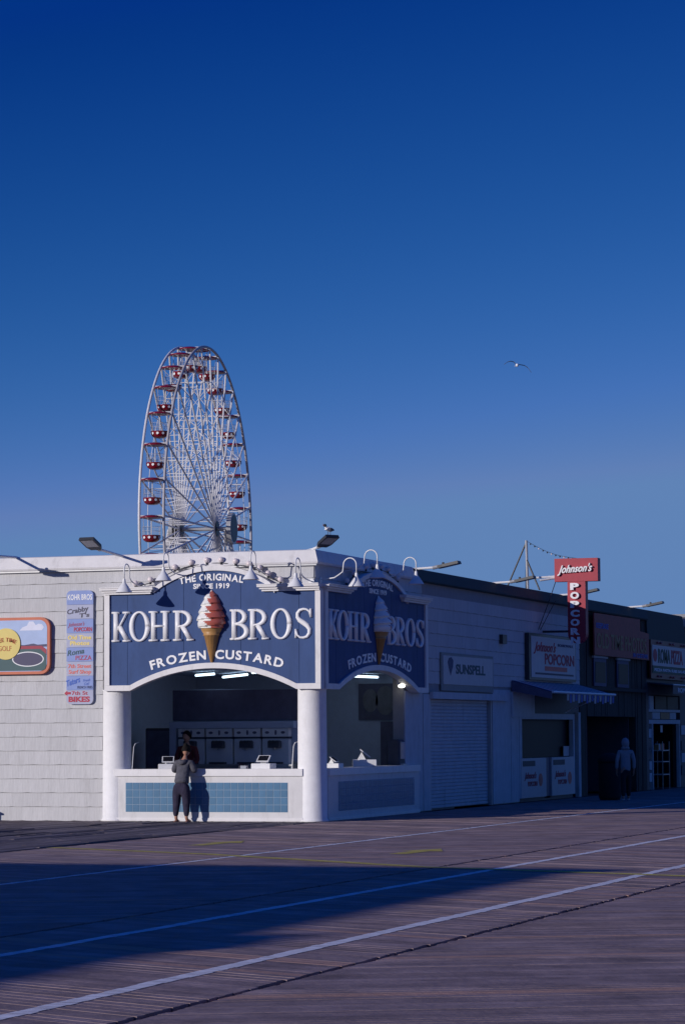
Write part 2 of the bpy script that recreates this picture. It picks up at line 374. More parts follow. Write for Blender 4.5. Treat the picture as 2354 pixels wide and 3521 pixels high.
def shingles(parent, front, u0, u1, z0, z1, skip=None):
    off = WL[parent]; r0 = round(z0/.295)
    for r in range(r0, 99):
        z = r*.295
        if z + SH > z1+.02: break
        st = (r*.37) % .6; u = math.floor((u0-st)/.6)*.6 + st
        while u < u1-.02:
            a, b = max(u,u0), min(u+SW,u1); wd = b-a
            if wd > .03 and not (skip and skip(a,b,z)):
                o = bpy.data.objects.new('shingle', SHM[random.randrange(4)]); link(o, parent)
                o.location = ((a,0.012,z) if front else (-.012,a,z)); o.location -= Vector(off)
                o.rotation_euler = (0,0,0 if front else math.pi/2); o.scale = (wd/SW, 1, 1)
            u += .6
shingles(wl, True, -10.0, -4.74, 0, 5.30)
shingles(wl, True, -4.74, -.02, 4.70, 5.30)
shingles(wr, False, .02, 7.48, 4.70, 5.30)
build('wall_panel', MB().box(-.010,.012,6.10,7.44,.02,2.76), 'white_wall', stand)
prof = [(-.30,5.30),(.09,5.30),(.105,5.34),(.02,5.585),(-.02,5.60),(-.30,5.60)]
build('fascia', sweep_front(MB(), prof, WX0), 'trim', stand)
build('fascia', sweep_right(MB(), prof, 0, 6.72, True), 'trim', stand)
build('drip_edge', MB().box(WX0,.06,-.07,.01,5.265,5.297), 'grey_metal', stand)
build('roof', MB().box(WX0,-.305,.305,40,5.30,5.56), 'roof', stand)
build('rear_wall', MB().box(WX0,WX0+.2,.27,40,0,5.295), 'white_wall', stand); build('rear_wall', MB().box(WX0+.21,-.27,39.8,40,0,5.295), 'white_wall', stand)
for cx, cy in ((-4.47,.13),(-.12,.14)):
    mb = MB().lathe([(.335,.0),(.335,.03),(.305,.06),(.300,1.4),(.295,2.72),(.31,2.75)], (cx,cy,0), 40); build('column', mb, 'stucco', stand, True)
# counters with their tiled fronts
def counter(f, u0, u1, t0, t1, cols):
    c = build('counter', MB().prism([(u0,0),(u1,0),(u1,.935),(u0,.935)], f, -.28, 0), 'counter', stand)
    build('counter_top', MB().prism([(u0-.0,.938),(u1+.0,.938),(u1,1.085),(u0,1.085)], f, -.55, .035), 'counter_top', c)
    build('plinth', MB().prism([(u0,.01),(u1,.01),(u1,.075),(u0,.075)], f, .002, .018), 'counter_top', c)
    build('tile_bed', MB().prism([(t0,.195),(t1,.195),(t1,.805),(t0,.805)], f, .001, .004), 'grout', c)
    tw, thh = (t1-t0)/cols, .61/4; me = None
    for i in range(cols):
        for j in range(4):
            if me is None:
                me = MB().add([(0.004,0,.004),(tw-.004,0,.004),(tw-.004,0,thh-.004),(.004,0,thh-.004),(.007,-.005,.007),(tw-.007,-.005,.007),(tw-.007,-.005,thh-.007),(.007,-.005,thh-.007)],
                              [(4,5,6,7),(0,1,5,4),(1,2,6,5),(2,3,7,6),(3,0,4,7)]).mesh('tile', 'tile')
            o = bpy.data.objects.new('tile', me); link(o, c); p = f(t0+i*tw, .195+j*thh, .0045)
            o.location = Vector(p) - Vector(WL[c]); o.rotation_euler = (0,0,0 if f is FC else math.pi/2)
FC, RC = FRONT(.14), RIGHT(.14)
counter(FC, -4.41, -.23, -4.16, -.56, 23)
counter(RC, .38, 6.72, 1.02, 6.32, 34)
# the room behind
build('room_floor', MB().box(-6.2,-.3,.45,11,-.02,.012), 'inner_wall', stand)
build('room_wall', MB().box(-6.2,-.27,9.0,9.1,.0,3.3), 'inner_wall', stand)
build('room_wall', MB().box(-6.3,-6.2,.27,9.0,0,3.3), 'inner_wall', stand)
build('room_wall', MB().box(-.27,-.262,7.49,9.0,0,3.3), 'inner_wall', stand)
build('ceiling', MB().box(-6.2,-.28,.28,9.0,3.20,3.26), 'inner_wall', stand)
for (a, b) in (((-4.3,4.2),(-3.4,3.0)),((-4.5,6.4),(-3.0,4.0)),((-2.2,2.2),(-1.6,1.5)),((-1.62,6.6),(-1.45,8.6)),((-1.05,3.2),(-.6,4.1))):
    build('ceiling_light', MB().tube([(a[0],a[1],3.125),(b[0],b[1],3.125)], .028, 8), 'tube_on', stand)
build('ceiling_light', MB().ball((0.02,5.82,2.86), .085, 16, 10, (1,.7,.5)), 'spot_on', stand, True)
build('light_housing', MB().box(-.06,.02,5.72,5.92,2.90,2.99), 'white_metal', stand)
# island with the machines and the menu board
build('menu_board', MB().box(-4.60,-1.60,3.55,3.62,2.11,2.78), 'menu', stand)
build('partition', MB().box(-4.63,-1.66,3.63,3.70,1.2,2.80).box(-4.63,-1.70,3.40,3.63,1.935,2.085).box(-4.63,-4.48,3.42,3.63,0,1.935), 'inner_wall', stand)
build('back_counter', MB().box(-4.47,-1.72,3.38,3.62,0,1.10).box(-4.5,-1.70,3.33,3.62,1.10,1.14), 'steel', stand)
for i in range(4):
    x0 = -4.44 + i*.662; cx = x0+.325
    t = thing('soft_serve_machine', ['soft serve machine behind the worker in maroon, leftmost of the row', 'soft serve machine second from left under the dark menu board', 'soft serve machine third from left under the dark menu board', 'soft serve machine nearest the right column, rightmost of the row'][i], 'machine', (cx,3.5,1.14), 'soft serve machines in a row')
    build('cabinet', MB().bbox(x0+.01,x0+.64,3.44,3.62,1.145,1.70,.015), 'machine', t)
    build('header_panel', MB().box(x0+.015,x0+.635,3.43,3.62,1.745,1.925), 'counter_top', t)
    build('header_frame', MB().box(x0+.01,x0+.64,3.45,3.62,1.705,1.742), 'inner_dark', t)
    for q in (.13,.33,.50):
        build('flavour_picture', MB().prism(ellipse(x0+q,1.835,.05 if q!=.33 else .025,.03 if q!=.33 else .06,10), FRONT(-3.43), .002, .005), 'menu', t)
    build('dispensing_head', MB().bbox(x0+.19,x0+.47,3.28,3.435,1.50,1.66,.02), 'inner_dark', t)
    for q in (.25,.33,.41): build('handle', MB().tube([(x0+q,3.27,1.66),(x0+q,3.24,1.60)], .012, 6), 'dark_metal', t)
    build('spout', MB().lathe([(.02,-.05),(.03,0)], (cx,3.34,1.50), 8), 'steel', t)
    build('drip_tray', MB().box(x0+.15,x0+.50,3.26,3.435,1.15,1.19), 'inner_dark', t)
for nm, lb, b in (('refrigerator', 'dark upright refrigerator deep in the stand, left of the machines', (-5.7,-5.0,4.6,5.3,.012,1.95)), ('storage_rack', 'dark storage rack standing against the back wall', (-6.0,-5.2,8.2,8.9,.012,1.7))):
    t = thing(nm, lb, 'appliance' if nm[0]=='r' else 'rack', ((b[0]+b[1])/2,(b[2]+b[3])/2,b[4]))
    build('cabinet', MB().bbox(*b,.02), 'inner_dark', t); build('door', MB().box(b[0]+.04,b[1]-.04,b[2]-.03,b[2]-.002,b[4]+.15,b[5]-.06), 'menu', t)
    build('handle', MB().tube([(b[1]-.1,b[2]-.06,.8),(b[1]-.1,b[2]-.06,1.2)], .015, 6), 'steel', t)
t = thing('poster', 'large printed poster with oval portraits on the back wall of the stand', 'poster', (-1.5,8.98,2.1))
build('sheet', MB().box(-2.05,-.80,8.965,8.985,2.12,2.98), 'menu', t)
for cx, r in ((-1.75,.19),(-1.38,.24),(-1.03,.16)): build('portrait', MB().prism(ellipse(cx,2.58,r,r*1.45,20), FRONT(-8.965), .002, .006), 'portrait_grey', t)
t = thing('doorway_panel', 'tall dark door at the back of the stand below the poster', 'door', (-1.2,8.97,.012))
build('leaf', MB().box(-1.5,-.95,8.95,8.98,.02,2.08), 'menu', t); build('handle', MB().ball((-1.03,8.93,1.0),.03), 'steel', t)
# counter-top goods
def register(label, p, face, sc=1.0, grp='tablet registers on the counters'):
    t = thing('cash_register', label, 'register', p, grp); x, y, z = p
    def T(mb):
        c, s_ = math.cos(face), math.sin(face)
        mb.v = [(x + (a*c-b*s_)*sc, y + (a*s_+b*c)*sc, z + e*sc) for a,b,e in mb.v]; return mb
    build('cash_drawer', T(MB().bbox(-.22,.22,-.20,.20,.0,.115,.008)), 'white_metal', t)
    build('stand', T(MB().prism([(-.02,.116),(.12,.116),(.05,.24)], lambda u,w_,d: (d,u,w_), -.07, .07)), 'white_metal', t)
    scr = build('tablet', T(MB().add([(-.14,-.10,.16),(.14,-.10,.16),(.14,.07,.29),(-.14,.07,.29),(-.14,-.09,.145),(.14,-.09,.145),(.14,.08,.275),(-.14,.08,.275)],
        [(0,1,2,3),(7,6,5,4),(0,4,5,1),(1,5,6,2),(2,6,7,3),(3,7,4,0)])), 'white_metal', t)
    build('screen', T(MB().add([(-.115,-.083,.1765),(.115,-.083,.1765),(.115,.054,.2815),(-.115,.054,.2815)], [(0,1,2,3)])), 'glass_dark', scr)
register('white tablet register on its cash drawer by the customer', (-3.32,.14,1.087), .35, .9)
register('white tablet register standing alone near the right end of the front counter', (-1.18,.12,1.087), .0, .95)
register('large tablet register in the middle of the shaded side counter', (-.10,3.5,1.087), 1.9, 1.3)
register('small tablet register on the shaded side counter near the corner column', (-.12,1.5,1.087), 1.6, .8)
t = thing('cup_dispenser', 'black cup dispenser at the far end of the shaded side counter', 'dispenser', (-.1,5.85,1.087))
build('case', MB().bbox(-.28,.02,5.62,6.04,1.088,1.66,.03), 'inner_dark', t); build('cup_tube', MB().lathe([(.08,.14),(.08,.50),(.06,.52)], (.05,5.75,1.088), 14), 'white_board', t)
build('tray', MB().box(.03,.10,5.66,5.98,1.09,1.12), 'steel', t)
for lb, u in (('clear curved guard at the left end of the front counter', -4.08), ('clear curved guard beside the corner column on the front counter', -.52)):
    t = thing('sneeze_guard', lb, 'guard', (u,.2,1.087), 'clear guards on the front counter')
    P = [(0,1.088),(.02,1.3),(.05,1.55),(.10,1.62),(.2,1.64)]
    mb = MB()
    for (a,b),(c,d) in zip(P[:-1],P[1:]): mb.add([(u+a*.3,.02+a,b),(u+c*.3,.02+c,d),(u+.10+c*.3,.34+c*.3,d),(u+.10+a*.3,.34+a*.3,b)], [(0,1,2,3)])
    build('pane', mb, 'clear', t)
    build('edge', MB().tube([(u+a*.3,.02+a,b) for a,b in P], .008, 6), 'white_metal', t)
t = thing('napkin_box', 'small clear napkin box beside the lone register', 'box', (-1.62,.1,1.087))
several('side', 'clear', t, (-1.70,-1.53,.05,.06,1.088,1.20), (-1.70,-1.53,.20,.21,1.088,1.20)); build('napkins', MB().box(-1.68,-1.55,.07,.19,1.089,1.15), 'white_board', t)

# ------------------------------------------------------------------ the two arched signs
def zb(x):
    if x <= -4.03 or x >= -.33: return 2.72
    return 2.72 + math.sqrt(4.03**2-(x+2.18)**2) - (4.03-.45)
def zt(x):
    if x < -3.5 or x > -.80: return 4.80
    return 4.86 + math.sqrt(2.29**2-(x+2.15)**2) - (2.29-.44)
def lin(a, b, n): return [a+(b-a)*i/(n-1) for i in range(n)]
def stroke(mb, f, pts, wds, depth, d0):
    """A raised, half-round letter stroke along pts with changing width."""
    n = len(pts); m = 6; V_ = []
    for i, (u, z) in enumerate(pts):
        a, b = pts[max(i-1,0)], pts[min(i+1,n-1)]; dx, dz = b[0]-a[0], b[1]-a[1]; l = math.hypot(dx,dz) or 1
        nx, nz = -dz/l, dx/l; h = wds[i]/2
        for k in range(m+1):
            t = math.pi*k/m; V_.append(f(u+nx*h*math.cos(t), z+nz*h*math.cos(t), d0 + depth*(.35+.65*math.sin(t)) if 0 < k < m else d0))
    fs = []
    for i in range(n-1):
        for k in range(m): fs.append((i*(m+1)+k, i*(m+1)+k+1, (i+1)*(m+1)+k+1, (i+1)*(m+1)+k))
    fs.append(tuple(range(m,-1,-1))); fs.append(tuple((n-1)*(m+1)+k for k in range(m+1)))
    mb.add(V_, fs)
def serif_letter(mb, f, ch, u0, u1, z0, z1, d0):
    W_, H_ = u1-u0, z1-z0; X = lambda a: u0+a*W_; Z = lambda b: z0+b*H_; T, t, dp = .108, .046, .045
    st = lambda p, wd: stroke(mb, f, [(X(a),Z(b)) for a,b in p], wd if isinstance(wd,list) else [wd]*len(p), dp, d0)
    ser = lambda a0, a1, b: st([(a0,b),(a1,b)], t)
    def stem(a, lo=0, hi=1): st([(a,lo),(a,hi)], T); ser(a-.20,a+.20,hi-.022); ser(a-.20,a+.20,lo+.022)
    def bowl(a, b0, b1, ext):
        P = []; wd = []
        for k in range(13):
            th = math.pi/2 - math.pi*k/12; P.append((a+ext*max(math.cos(th),0)**.8, (b0+b1)/2+(b1-b0)/2*math.sin(th))); wd.append(t+(T-t)*max(math.cos(th),0)**1.2)
        st(P, wd)
    if ch == 'K':
        stem(.24); st([(.36,.40),(.82,.97)], t*1.1); ser(.62,1.0,.978); st([(.42,.52),(.84,.03)], T*.95); ser(.62,1.02,.022)
    elif ch == 'O':
        P = []; wd = []
        for k in range(33):
            th = 2*math.pi*k/32; P.append((.5+.42*math.cos(th), .5+.485*math.sin(th))); wd.append(t+(T-t)*abs(math.cos(th))**1.3)
        st(P, wd)
    elif ch == 'H':
        stem(.22); stem(.78); st([(.24,.50),(.76,.50)], t*1.1)
    elif ch == 'R':
        stem(.22); bowl(.24,.47,.98,.56); st([(.24,.98),(.3,.98)], t); st([(.24,.47),(.4,.47)], t); st([(.46,.47),(.84,.03)], T*.95); ser(.68,1.02,.022)
    elif ch == 'B':
        stem(.22); bowl(.26,.53,.98,.54); bowl(.26,.02,.52,.64)
    elif ch == 'S':
        ctl = [(.90,.76),(.84,.90),(.68,.965),(.50,.975),(.30,.94),(.17,.84),(.17,.71),(.28,.61),(.50,.52),(.70,.43),(.84,.31),(.83,.17),(.70,.06),(.50,.025),(.30,.04),(.15,.12),(.08,.26)]
        wd = [t,t,t,t*1.2,t*1.5,T*.7,T*.8,T*.95,T,T*.95,T*.8,T*.7,t*1.5,t*1.2,t,t,t]
        st(ctl, wd); st([(.92,.70),(.92,.985)], t); st([(.07,.02),(.07,.32)], t)
def cone(f, sgn, uc, kx):
    """Half-round soft-serve cone in relief; returns nothing, adds parts."""
    n = 22
    def R_(t):     # t 0 at the wafer rim, 1 at the tip
        Q = [(0,.262),(.14,.312),(.30,.298),(.42,.270),(.60,.218),(.80,.150),(.92,.075),(1,.004)]
        for (a,ra),(b,rb) in zip(Q[:-1],Q[1:]):
            if a <= t <= b: return ra+(rb-ra)*(t-a)/(b-a)
        return .004
    halves = {'vanilla': MB(), 'orange_swirl': MB()}; rows = 44
    grid = []
    for j in range(rows+1):
        t = j/rows; row = []
        for k in range(n+1):
            th = math.pi*k/n; ph = (t*5.2 - th/(2*math.pi)*1.0) % 1.0
            r = R_(t)*(1 - .17*(ph**1.6)) * (1.05 if t < .02 else 1) + (.012 if t < .9 else 0)
            row.append(f(uc - r*math.cos(th)*kx, 4.00 + .80*t, .20 + r*math.sin(th)*.95))
        grid.append(row)
    for j in range(rows):
        t = (j+.5)/rows; ph = (t*5.2) % 1.0; edge = math.pi*(.545 - .20*(ph-.3))
        for k in range(n):
            th = math.pi*(k+.5)/n; key = 'vanilla' if th < edge else 'orange_swirl'
            halves[key].add([grid[j][k],grid[j][k+1],grid[j+1][k+1],grid[j+1][k]], [(0,1,2,3)])
    c = None
    cm = MB(); prof_ = [(.015,3.29),(.03,3.30),(.155,3.84),(.175,3.845),(.18,3.87),(.165,3.875),(.215,3.95),(.235,4.03),(.225,4.045),(.20,4.05)]
    V_ = []; m = 20
    for r, z in prof_:
        for k in range(m+1):
            th = math.pi*k/m; rr = r*(1+(.045*math.cos(th*14) if 3.3 < z < 3.85 else 0)); V_.append(f(uc-rr*math.cos(th)*kx, z, .20+rr*math.sin(th)*.95))
    fs = [(j*(m+1)+k, j*(m+1)+k+1, (j+1)*(m+1)+k+1, (j+1)*(m+1)+k) for j in range(len(prof_)-1) for k in range(m)]
    cm.add(V_, fs)
    return cm, halves
def arched_sign(name_label, fbase, kx, u_ref, base_loc):
    t = thing('arched_sign', name_label, 'sign', base_loc, 'arched custard signs')
    f = fbase
    for a, b in zip([-4.60,-4.10,-2.83,-1.56,-.28], [-4.10,-2.83,-1.56,-.28,.19]):
        xs = lin(a+.004, b-.004, 15); build('board', MB().ribbon([(x,zb(x)+.02) for x in xs], [(x,zt(x)-.02) for x in xs], f, .03, .19), 'sign_blue', t)
    xs = [-4.61,-4.3] + lin(-4.03,-.33,25) + [-.1,.20]
    tr = build('frame', MB().ribbon([(x,zb(x)) for x in xs], [(x,zb(x)+.115) for x in xs], f, .02, .235), 'trim', t)
    xs = lin(-3.5,-.80,25); build('arch_trim', MB().ribbon([(x,zt(x)-.10) for x in xs], [(x,zt(x)) for x in xs], f, .02, .235), 'trim', t)
    build('frame', MB().prism([(-4.61,2.837),(-4.495,2.837),(-4.495,4.80),(-4.61,4.80)], f, .02, .232), 'trim', t)
    build('frame', MB().prism([(.085,2.837),(.20,2.837),(.20,4.80),(.085,4.80)], f, .02, .232), 'trim', t)
    for a, b in ((-4.68,-3.47),(-1.15,.27)):
        for z0, z1, d in ((4.742,4.782,.262),(4.784,4.824,.300),(4.826,4.866,.345),(4.868,4.89,.36)):
            e = min(d-.2, .14); build('cornice', MB().prism([(a+.14-e,z0),(min(b-.14+e, .2+.0 if b>0 else 9),z0),(min(b-.14+e, .2 if b>0 else 9),z1),(a+.14-e,z1)], f, .0, d), 'trim', t)
    q = lambda zx: -4.46+.003333*(zx-88)
    for ch, a, b in (('K',88,217),('O',215,345),('H',343,487),('R',507,645),('B',888,1010),('R',1008,1145),('O',1160,1292),('S',1315,1430)):
        mb = MB(); serif_letter(mb, f, ch, q(a), q(b), 3.755, 4.375, .192); build('letter', mb, 'letter', t, True)
    arc_text(f, t, 'small_letter', 'THE ORIGINAL', -2.21, 5.0, 3.6, .135, 1.44, .192, 'letter')
    mb = MB(); put_text(mb, f, 'SINCE 1919', -2.61, -1.80, 4.83, .10, .192, .01, .03); build('lettering', mb, 'letter', t)
    arc_text(f, t, 'small_letter', 'FROZEN  CUSTARD', -2.10, 3.365, 5.2, .18, 2.98, .192, 'letter')
    cm, hv = cone(f, 1, -2.20, kx)
    c = build('custard_cone', cm, 'wafer', t, True)
    for k, mb in hv.items(): build('custard_swirl', mb, k, c, True)
    return t
arched_sign('blue arched sign over the sunlit front counter', FRONT(0), 1.0, 0, (-2.2,-.1,2.72))
KS = 1.497
SIDE = lambda u, w_, d: (d, .005+(u+4.61)*KS, w_)
arched_sign('blue arched sign in shadow over the side counter', SIDE, .72, 0, (.1,3.7,2.72))

# globe strings along the arches
def globes(label, pts, f):
    t = thing('globe_string', label, 'lights', f(*pts[0],0), 'globe strings on the arched signs')
    build('wire', MB().tube([f(u,z-.07,.02+.03*(i%2)) for i,(u,z) in enumerate(pts)], .010, 6), 'dark_metal', t)
    for u, z in pts:
        build('globe', MB().ball(f(u,z,.05), .062, 14, 10), 'globe', t, True)
        build('socket', MB().lathe([(.026,-.10),(.026,-.055)], f(u,z,.05), 8), 'dark_metal', t)
globes('string of milky globes on top of the sunlit arch', [(-3.95,4.98),(-3.61,5.05),(-3.06,5.30),(-2.69,5.39),(-2.34,5.43),(-2.02,5.43),(-1.70,5.39),(-1.40,5.33),(-1.17,5.24),(-.98,5.12),(-.71,4.99)], FRONT(.06))
globes('string of milky globes on top of the shaded arch', [(1.74,5.04),(2.2,5.22),(3.04,5.40),(3.55,5.46),(4.09,5.46),(4.59,5.43),(5.3,5.26)], RIGHT(.06))

# gooseneck lamps: wall plate, arm, loop, shade
def gooseneck(label, f, u, zs, reach):
    t = thing('gooseneck_lamp', label, 'lamp', f(u,zs,0), 'gooseneck sign lamps'); zp = zs+.20
    rr = .14; P = [f(u,zp-.10,.0), f(u,zp-.06,reach*.4), f(u,zp,reach-.38), f(u,zp+.06,reach-.295)]
    P += [f(u, zp+.20+rr*math.sin(a), reach-.14-rr*math.cos(a)) for a in [math.pi*k/10 for k in range(11)]]
    P += [f(u,zs+.17,reach)]
    build('arm', MB().tube(P, .014, 8), 'white_metal', t, True)
    build('wall_plate', MB().tube([f(u,zp-.10,0), f(u,zp-.10,.03)], .06, 12), 'white_metal', t)
    mb = MB().lathe([(.028,.23),(.034,.19),(.038,.14),(.055,.12),(.165,-.035),(.172,-.055)], f(u,zs,reach), 24, cap=False)
    mb.lathe([(.166,-.052),(.050,.112),(.001,.118)], f(u,zs,reach), 24, cap=False)
    s_ = build('shade', mb, 'white_metal', t, True); build('bulb', MB().ball(f(u,zs+.0,reach), .045, 10, 8), 'globe', s_, True)
for lb, u, z in (('white gooseneck lamp over the left shoulder of the sunlit sign', -3.83, 4.80), ('white gooseneck lamp at the left of the sunlit arch', -2.95, 5.02), ('white gooseneck lamp at the right of the sunlit arch', -1.03, 5.00), ('white gooseneck lamp over the right shoulder of the sunlit sign', -.06, 4.83)):
    gooseneck(lb, FRONT(0), u, z, 1.0)
for lb, u, z in (('white gooseneck lamp over the near end of the shaded sign', .32, 4.88), ('white gooseneck lamp over the middle of the shaded arch', 1.72, 5.13), ('white gooseneck lamp over the far end of the shaded arch', 4.48, 5.13)):
    gooseneck(lb, RIGHT(0), u, z, .8)

# flood lights on roof arms: local frame has the arm along +x
def flood(label, root, az, arm, up, tilt, wt=.34, ln=.46, pitch_lens=0):
    t = thing('flood_light', label, 'flood light', root, 'roof edge flood lights'); c, s_ = math.cos(az), math.sin(az)
    def T(a, b, e): return (root[0]+a*c-b*s_, root[1]+a*s_+b*c, root[2]+e)
    build('arm', MB().tube([T(-.25,0,-.02), T(0,0,0), T(arm,0,up)], .028, 8), 'white_metal', t)
    build('mount', MB().tube([T(arm-.05,0,up-.01), T(arm+.10,0,up+.02)], .042, 8), 'grey_metal', t)
    ct, st = math.cos(tilt), math.sin(tilt)
    def H(a, b, e): return T(arm+.08 + a*ct - e*st, b, up + a*st + e*ct)
    mb = MB(); P = [(0,-wt*.35),(ln*.25,-wt/2),(ln,-wt/2),(ln,wt/2),(ln*.25,wt/2),(0,wt*.35)]
    V_ = [H(a,b,-.03) for a,b in P] + [H(a*.98+.004,b*.94,.035) for a,b in P]
    mb.add(V_, [tuple(range(5,-1,-1)), tuple(range(6,12))] + [(i,(i+1)%6,6+(i+1)%6,6+i) for i in range(6)])
    h = build('head', mb, 'dark_metal', t)
    build('lens', MB().add([H(ln*.32,-wt*.40,-.034),H(ln*.94,-wt*.40,-.034),H(ln*.94,wt*.40,-.034),H(ln*.32,wt*.40,-.034)], [(0,1,2,3)]), 'grey_metal', h)
    build('sensor', MB().lathe([(.03,.035),(.03,.085),(.02,.09)], H(.12,0,0), 10), 'dark_metal', h)
flood('flood light on a long arm above the painted directory board', (-4.28,-.02,5.56), -math.pi/2-.12, 1.0, .10, .42, .36, .46)
flood('flood light on an arm left of the golf sign', (-6.75,-.02,5.60), -math.pi/2-.05, 1.0, -.02, .15, .36, .46)
flood('flood light on the stand corner with a gull standing on it', (-.06,.04,5.60), -.60, .24, .05, .45, .34, .42)
for lb, y in (('flood light on the green roof edge nearest the shaded sign', 7.1), ('flood light on the green roof edge beside the steel mast', 13.8), ('flood light on the green roof edge behind the red popcorn sign', 20.6), ('flood light on the green roof edge farthest along the boardwalk', 28.9)):
    flood(lb, (.02,y,5.575), 0.0, .42, .02, .20, .30, .52)

# ------------------------------------------------------------------ boards on the sunlit wall
t = thing('directory_board', 'tall painted board listing shops in coloured bands', 'sign', (-5.25,-.03,2.45))
f = FRONT(.02); names = 8; z1 = 4.86; hb = 2.41/8
bands = [('band_blue',[('KOHR BROS',.03,.59,.10,.115,'t_white',.02,0,0)]), ('band_grey',[('Crabby',.02,.53,.115,.10,'t_dark',.025,.15,.16),("T's",.30,.53,.045,.085,'t_dark',.03,.1,.08)]),
 ('band_blue',[("Johnson's",.03,.42,.155,.085,'t_red',.0,.45,.06),('POPCORN',.17,.59,.035,.085,'t_red',.03,0,0)]), ('band_grey',[('Old Time',.03,.57,.165,.085,'t_yellow',.03,.05,0),('Photos',.08,.53,.045,.085,'t_yellow',.03,.05,0)]),
 ('band_blue',[('Roma',.02,.42,.14,.11,'t_green',.02,.3,.14),('PIZZA',.21,.58,.03,.095,'t_red',.005,0,0)]), ('band_grey',[('7th Street',.04,.57,.165,.08,'t_coral',.02,.05,0),('Surf Shop',.05,.57,.045,.08,'t_coral',.02,.05,0)]),
 ('band_blue',[("Taters",.02,.36,.10,.12,'t_blue',.025,.35,.30),('Fresh',.38,.55,.19,.055,'t_blue',.0,.4,.1),('Cut!',.41,.53,.12,.055,'t_blue',.0,.4,.1),('FRENCH FRIES',.25,.60,.03,.055,'t_navy',.01,0,0)]), ('band_grey',[('7th St',.12,.49,.20,.075,'t_red',.02,0,0),('BIKES',.05,.54,.055,.105,'t_red',.045,0,0)])]
for i, (bm, txt) in enumerate(bands):
    zt_, zb_ = z1-i*hb-.002, z1-(i+1)*hb+.002; P = [(-5.55,zb_),(-4.94,zb_),(-4.94,zt_),(-5.55,zt_)]
    if i == 0: P = [(-5.55,zb_),(-4.94,zb_)] + rrect(-5.55,-4.94,zb_-.3,zt_,.10)[:12]
    if i == 7: P = rrect(-5.55,-4.94,zb_,zt_+.3,.10)[12:] + [(-4.94,zt_),(-5.55,zt_)]
    b = build('band', MB().prism(P, f, .0, .045), bm, t)
    for (s_, a, e, z0, h, tm, bo, sh, ro) in txt:
        mb = MB(); put_text(mb, f, s_, -5.55+a, -5.55+a+(e-a)*math.cos(ro), zb_+z0-(.0 if ro==0 else .02), h, .0455, .004, bo, sh, ro); build('lettering', mb, tm, b)
    if i == 7: build('painted_arrow', MB().prism([(-5.60,zb_+.235),(-5.53,zb_+.29),(-5.53,zb_+.26),(-5.45,zb_+.26),(-5.45,zb_+.21),(-5.53,zb_+.21),(-5.53,zb_+.18)], f, .0455, .049), 't_red', b)
t = thing('golf_sign', 'rounded painted mini golf sign with an orange border', 'sign', (-6.95,-.03,3.1))
u0, u1, za, zc = -7.98, -5.92, 3.10, 4.31
build('border', MB().prism(rrect(u0,u1,za,zc,.22,8), f, 0, .09), 'g_orange', t)
IN = rrect(u0+.06,u1-.06,za+.06,zc-.06,.18,8)
build('picture', MB().prism(IN, f, .0905, .0945), 'g_sky', t)
build('cloud', MB().prism([(-6.62,4.03),(-6.1,4.03),(-6.05,4.10),(-6.10,4.16),(-6.18,4.17),(-6.24,4.14),(-6.30,4.22),(-6.40,4.22),(-6.45,4.13),(-6.55,4.10)], f, .095, .097), 'g_cloud', t)
build('far_houses', MB().prism([(u0+.065,3.68),(u1-.065,3.68),(u1-.065,3.735),(-6.2,3.725),(-6.3,3.75),(-6.5,3.72),(-7.4,3.73),(u0+.065,3.72)], f, .095, .0965), 'g_dark', t)
build('red_rail', MB().prism([(u0+.07,3.60),(u0+.10,3.70),(-6.10,3.70),(u1-.07,3.62),(u1-.07,3.5),(u0+.07,3.5)], f, .097, .0985), 'g_red', t)
G = [(u1-.075,3.34)] + [(u1-.075,3.52),(-6.14,3.635),(u0+.2,3.635),(u0+.075,3.52)] + [p for p in IN if p[1] < 3.34]
G = [(u0+.075,3.52),(u0+.16,3.635),(-6.14,3.635),(u1-.075,3.52)] + [p for p in rrect(u0+.075,u1-.075,za+.075,zc,.17,6)[21:28]] + [p for p in rrect(u0+.075,u1-.075,za+.075,zc,.17,6)[14:21]][::1][:0]
G = [(u0+.075,3.52),(u0+.075,3.28),(u0+.10,3.21),(u0+.16,3.175),(u1-.16,3.175),(u1-.10,3.21),(u1-.075,3.28),(u1-.075,3.52),(-6.14,3.635),(u0+.16,3.635)]
build('fairway', MB().prism(G, f, .099, .1005), 'g_green', t)
build('pond_ring', MB().prism(ellipse(-6.42,3.42,.37,.16), f, .101, .1025), 't_white', t)
build('pond', MB().prism(ellipse(-6.42,3.42,.345,.14), f, .103, .1045), 'g_dark', t)
d_ = build('sun_disc', MB().prism(ellipse(-6.93,3.75,.335,.335,48), f, .105, .118), 'g_yellow', t)
arc_text(f, d_, 'small_letter', 'TEE TIME', -6.93, 3.80, .45, .085, .48, .1185, 't_orange', bold=.01)
mb = MB(); put_text(mb, f, 'GOLF', -7.11, -6.80, 3.60, .11, .1185, .005, .0); build('lettering', mb, 't_orange', d_)
t = thing('planter_box', 'dark planter box at the left edge against the white wall', 'planter', (-7.8,-.35,0))
build('box', MB().bbox(-8.12,-7.52,-.62,-.10,0.0,.30,.02), 'dark_metal', t); build('rim', MB().box(-8.15,-7.49,-.65,-.07,.30,.335), 'dark_metal', t)
for k in range(9): build('stem', MB().tube([(-7.90+.03*k-.12,-.36,.33),(-7.89+.05*k-.18,-.38,.41+.03*(k%3)),(-7.88+.06*k-.22,-.40,.46+.05*(k%2))], [.010,.007,.002], 5), 'wood_dark', t)

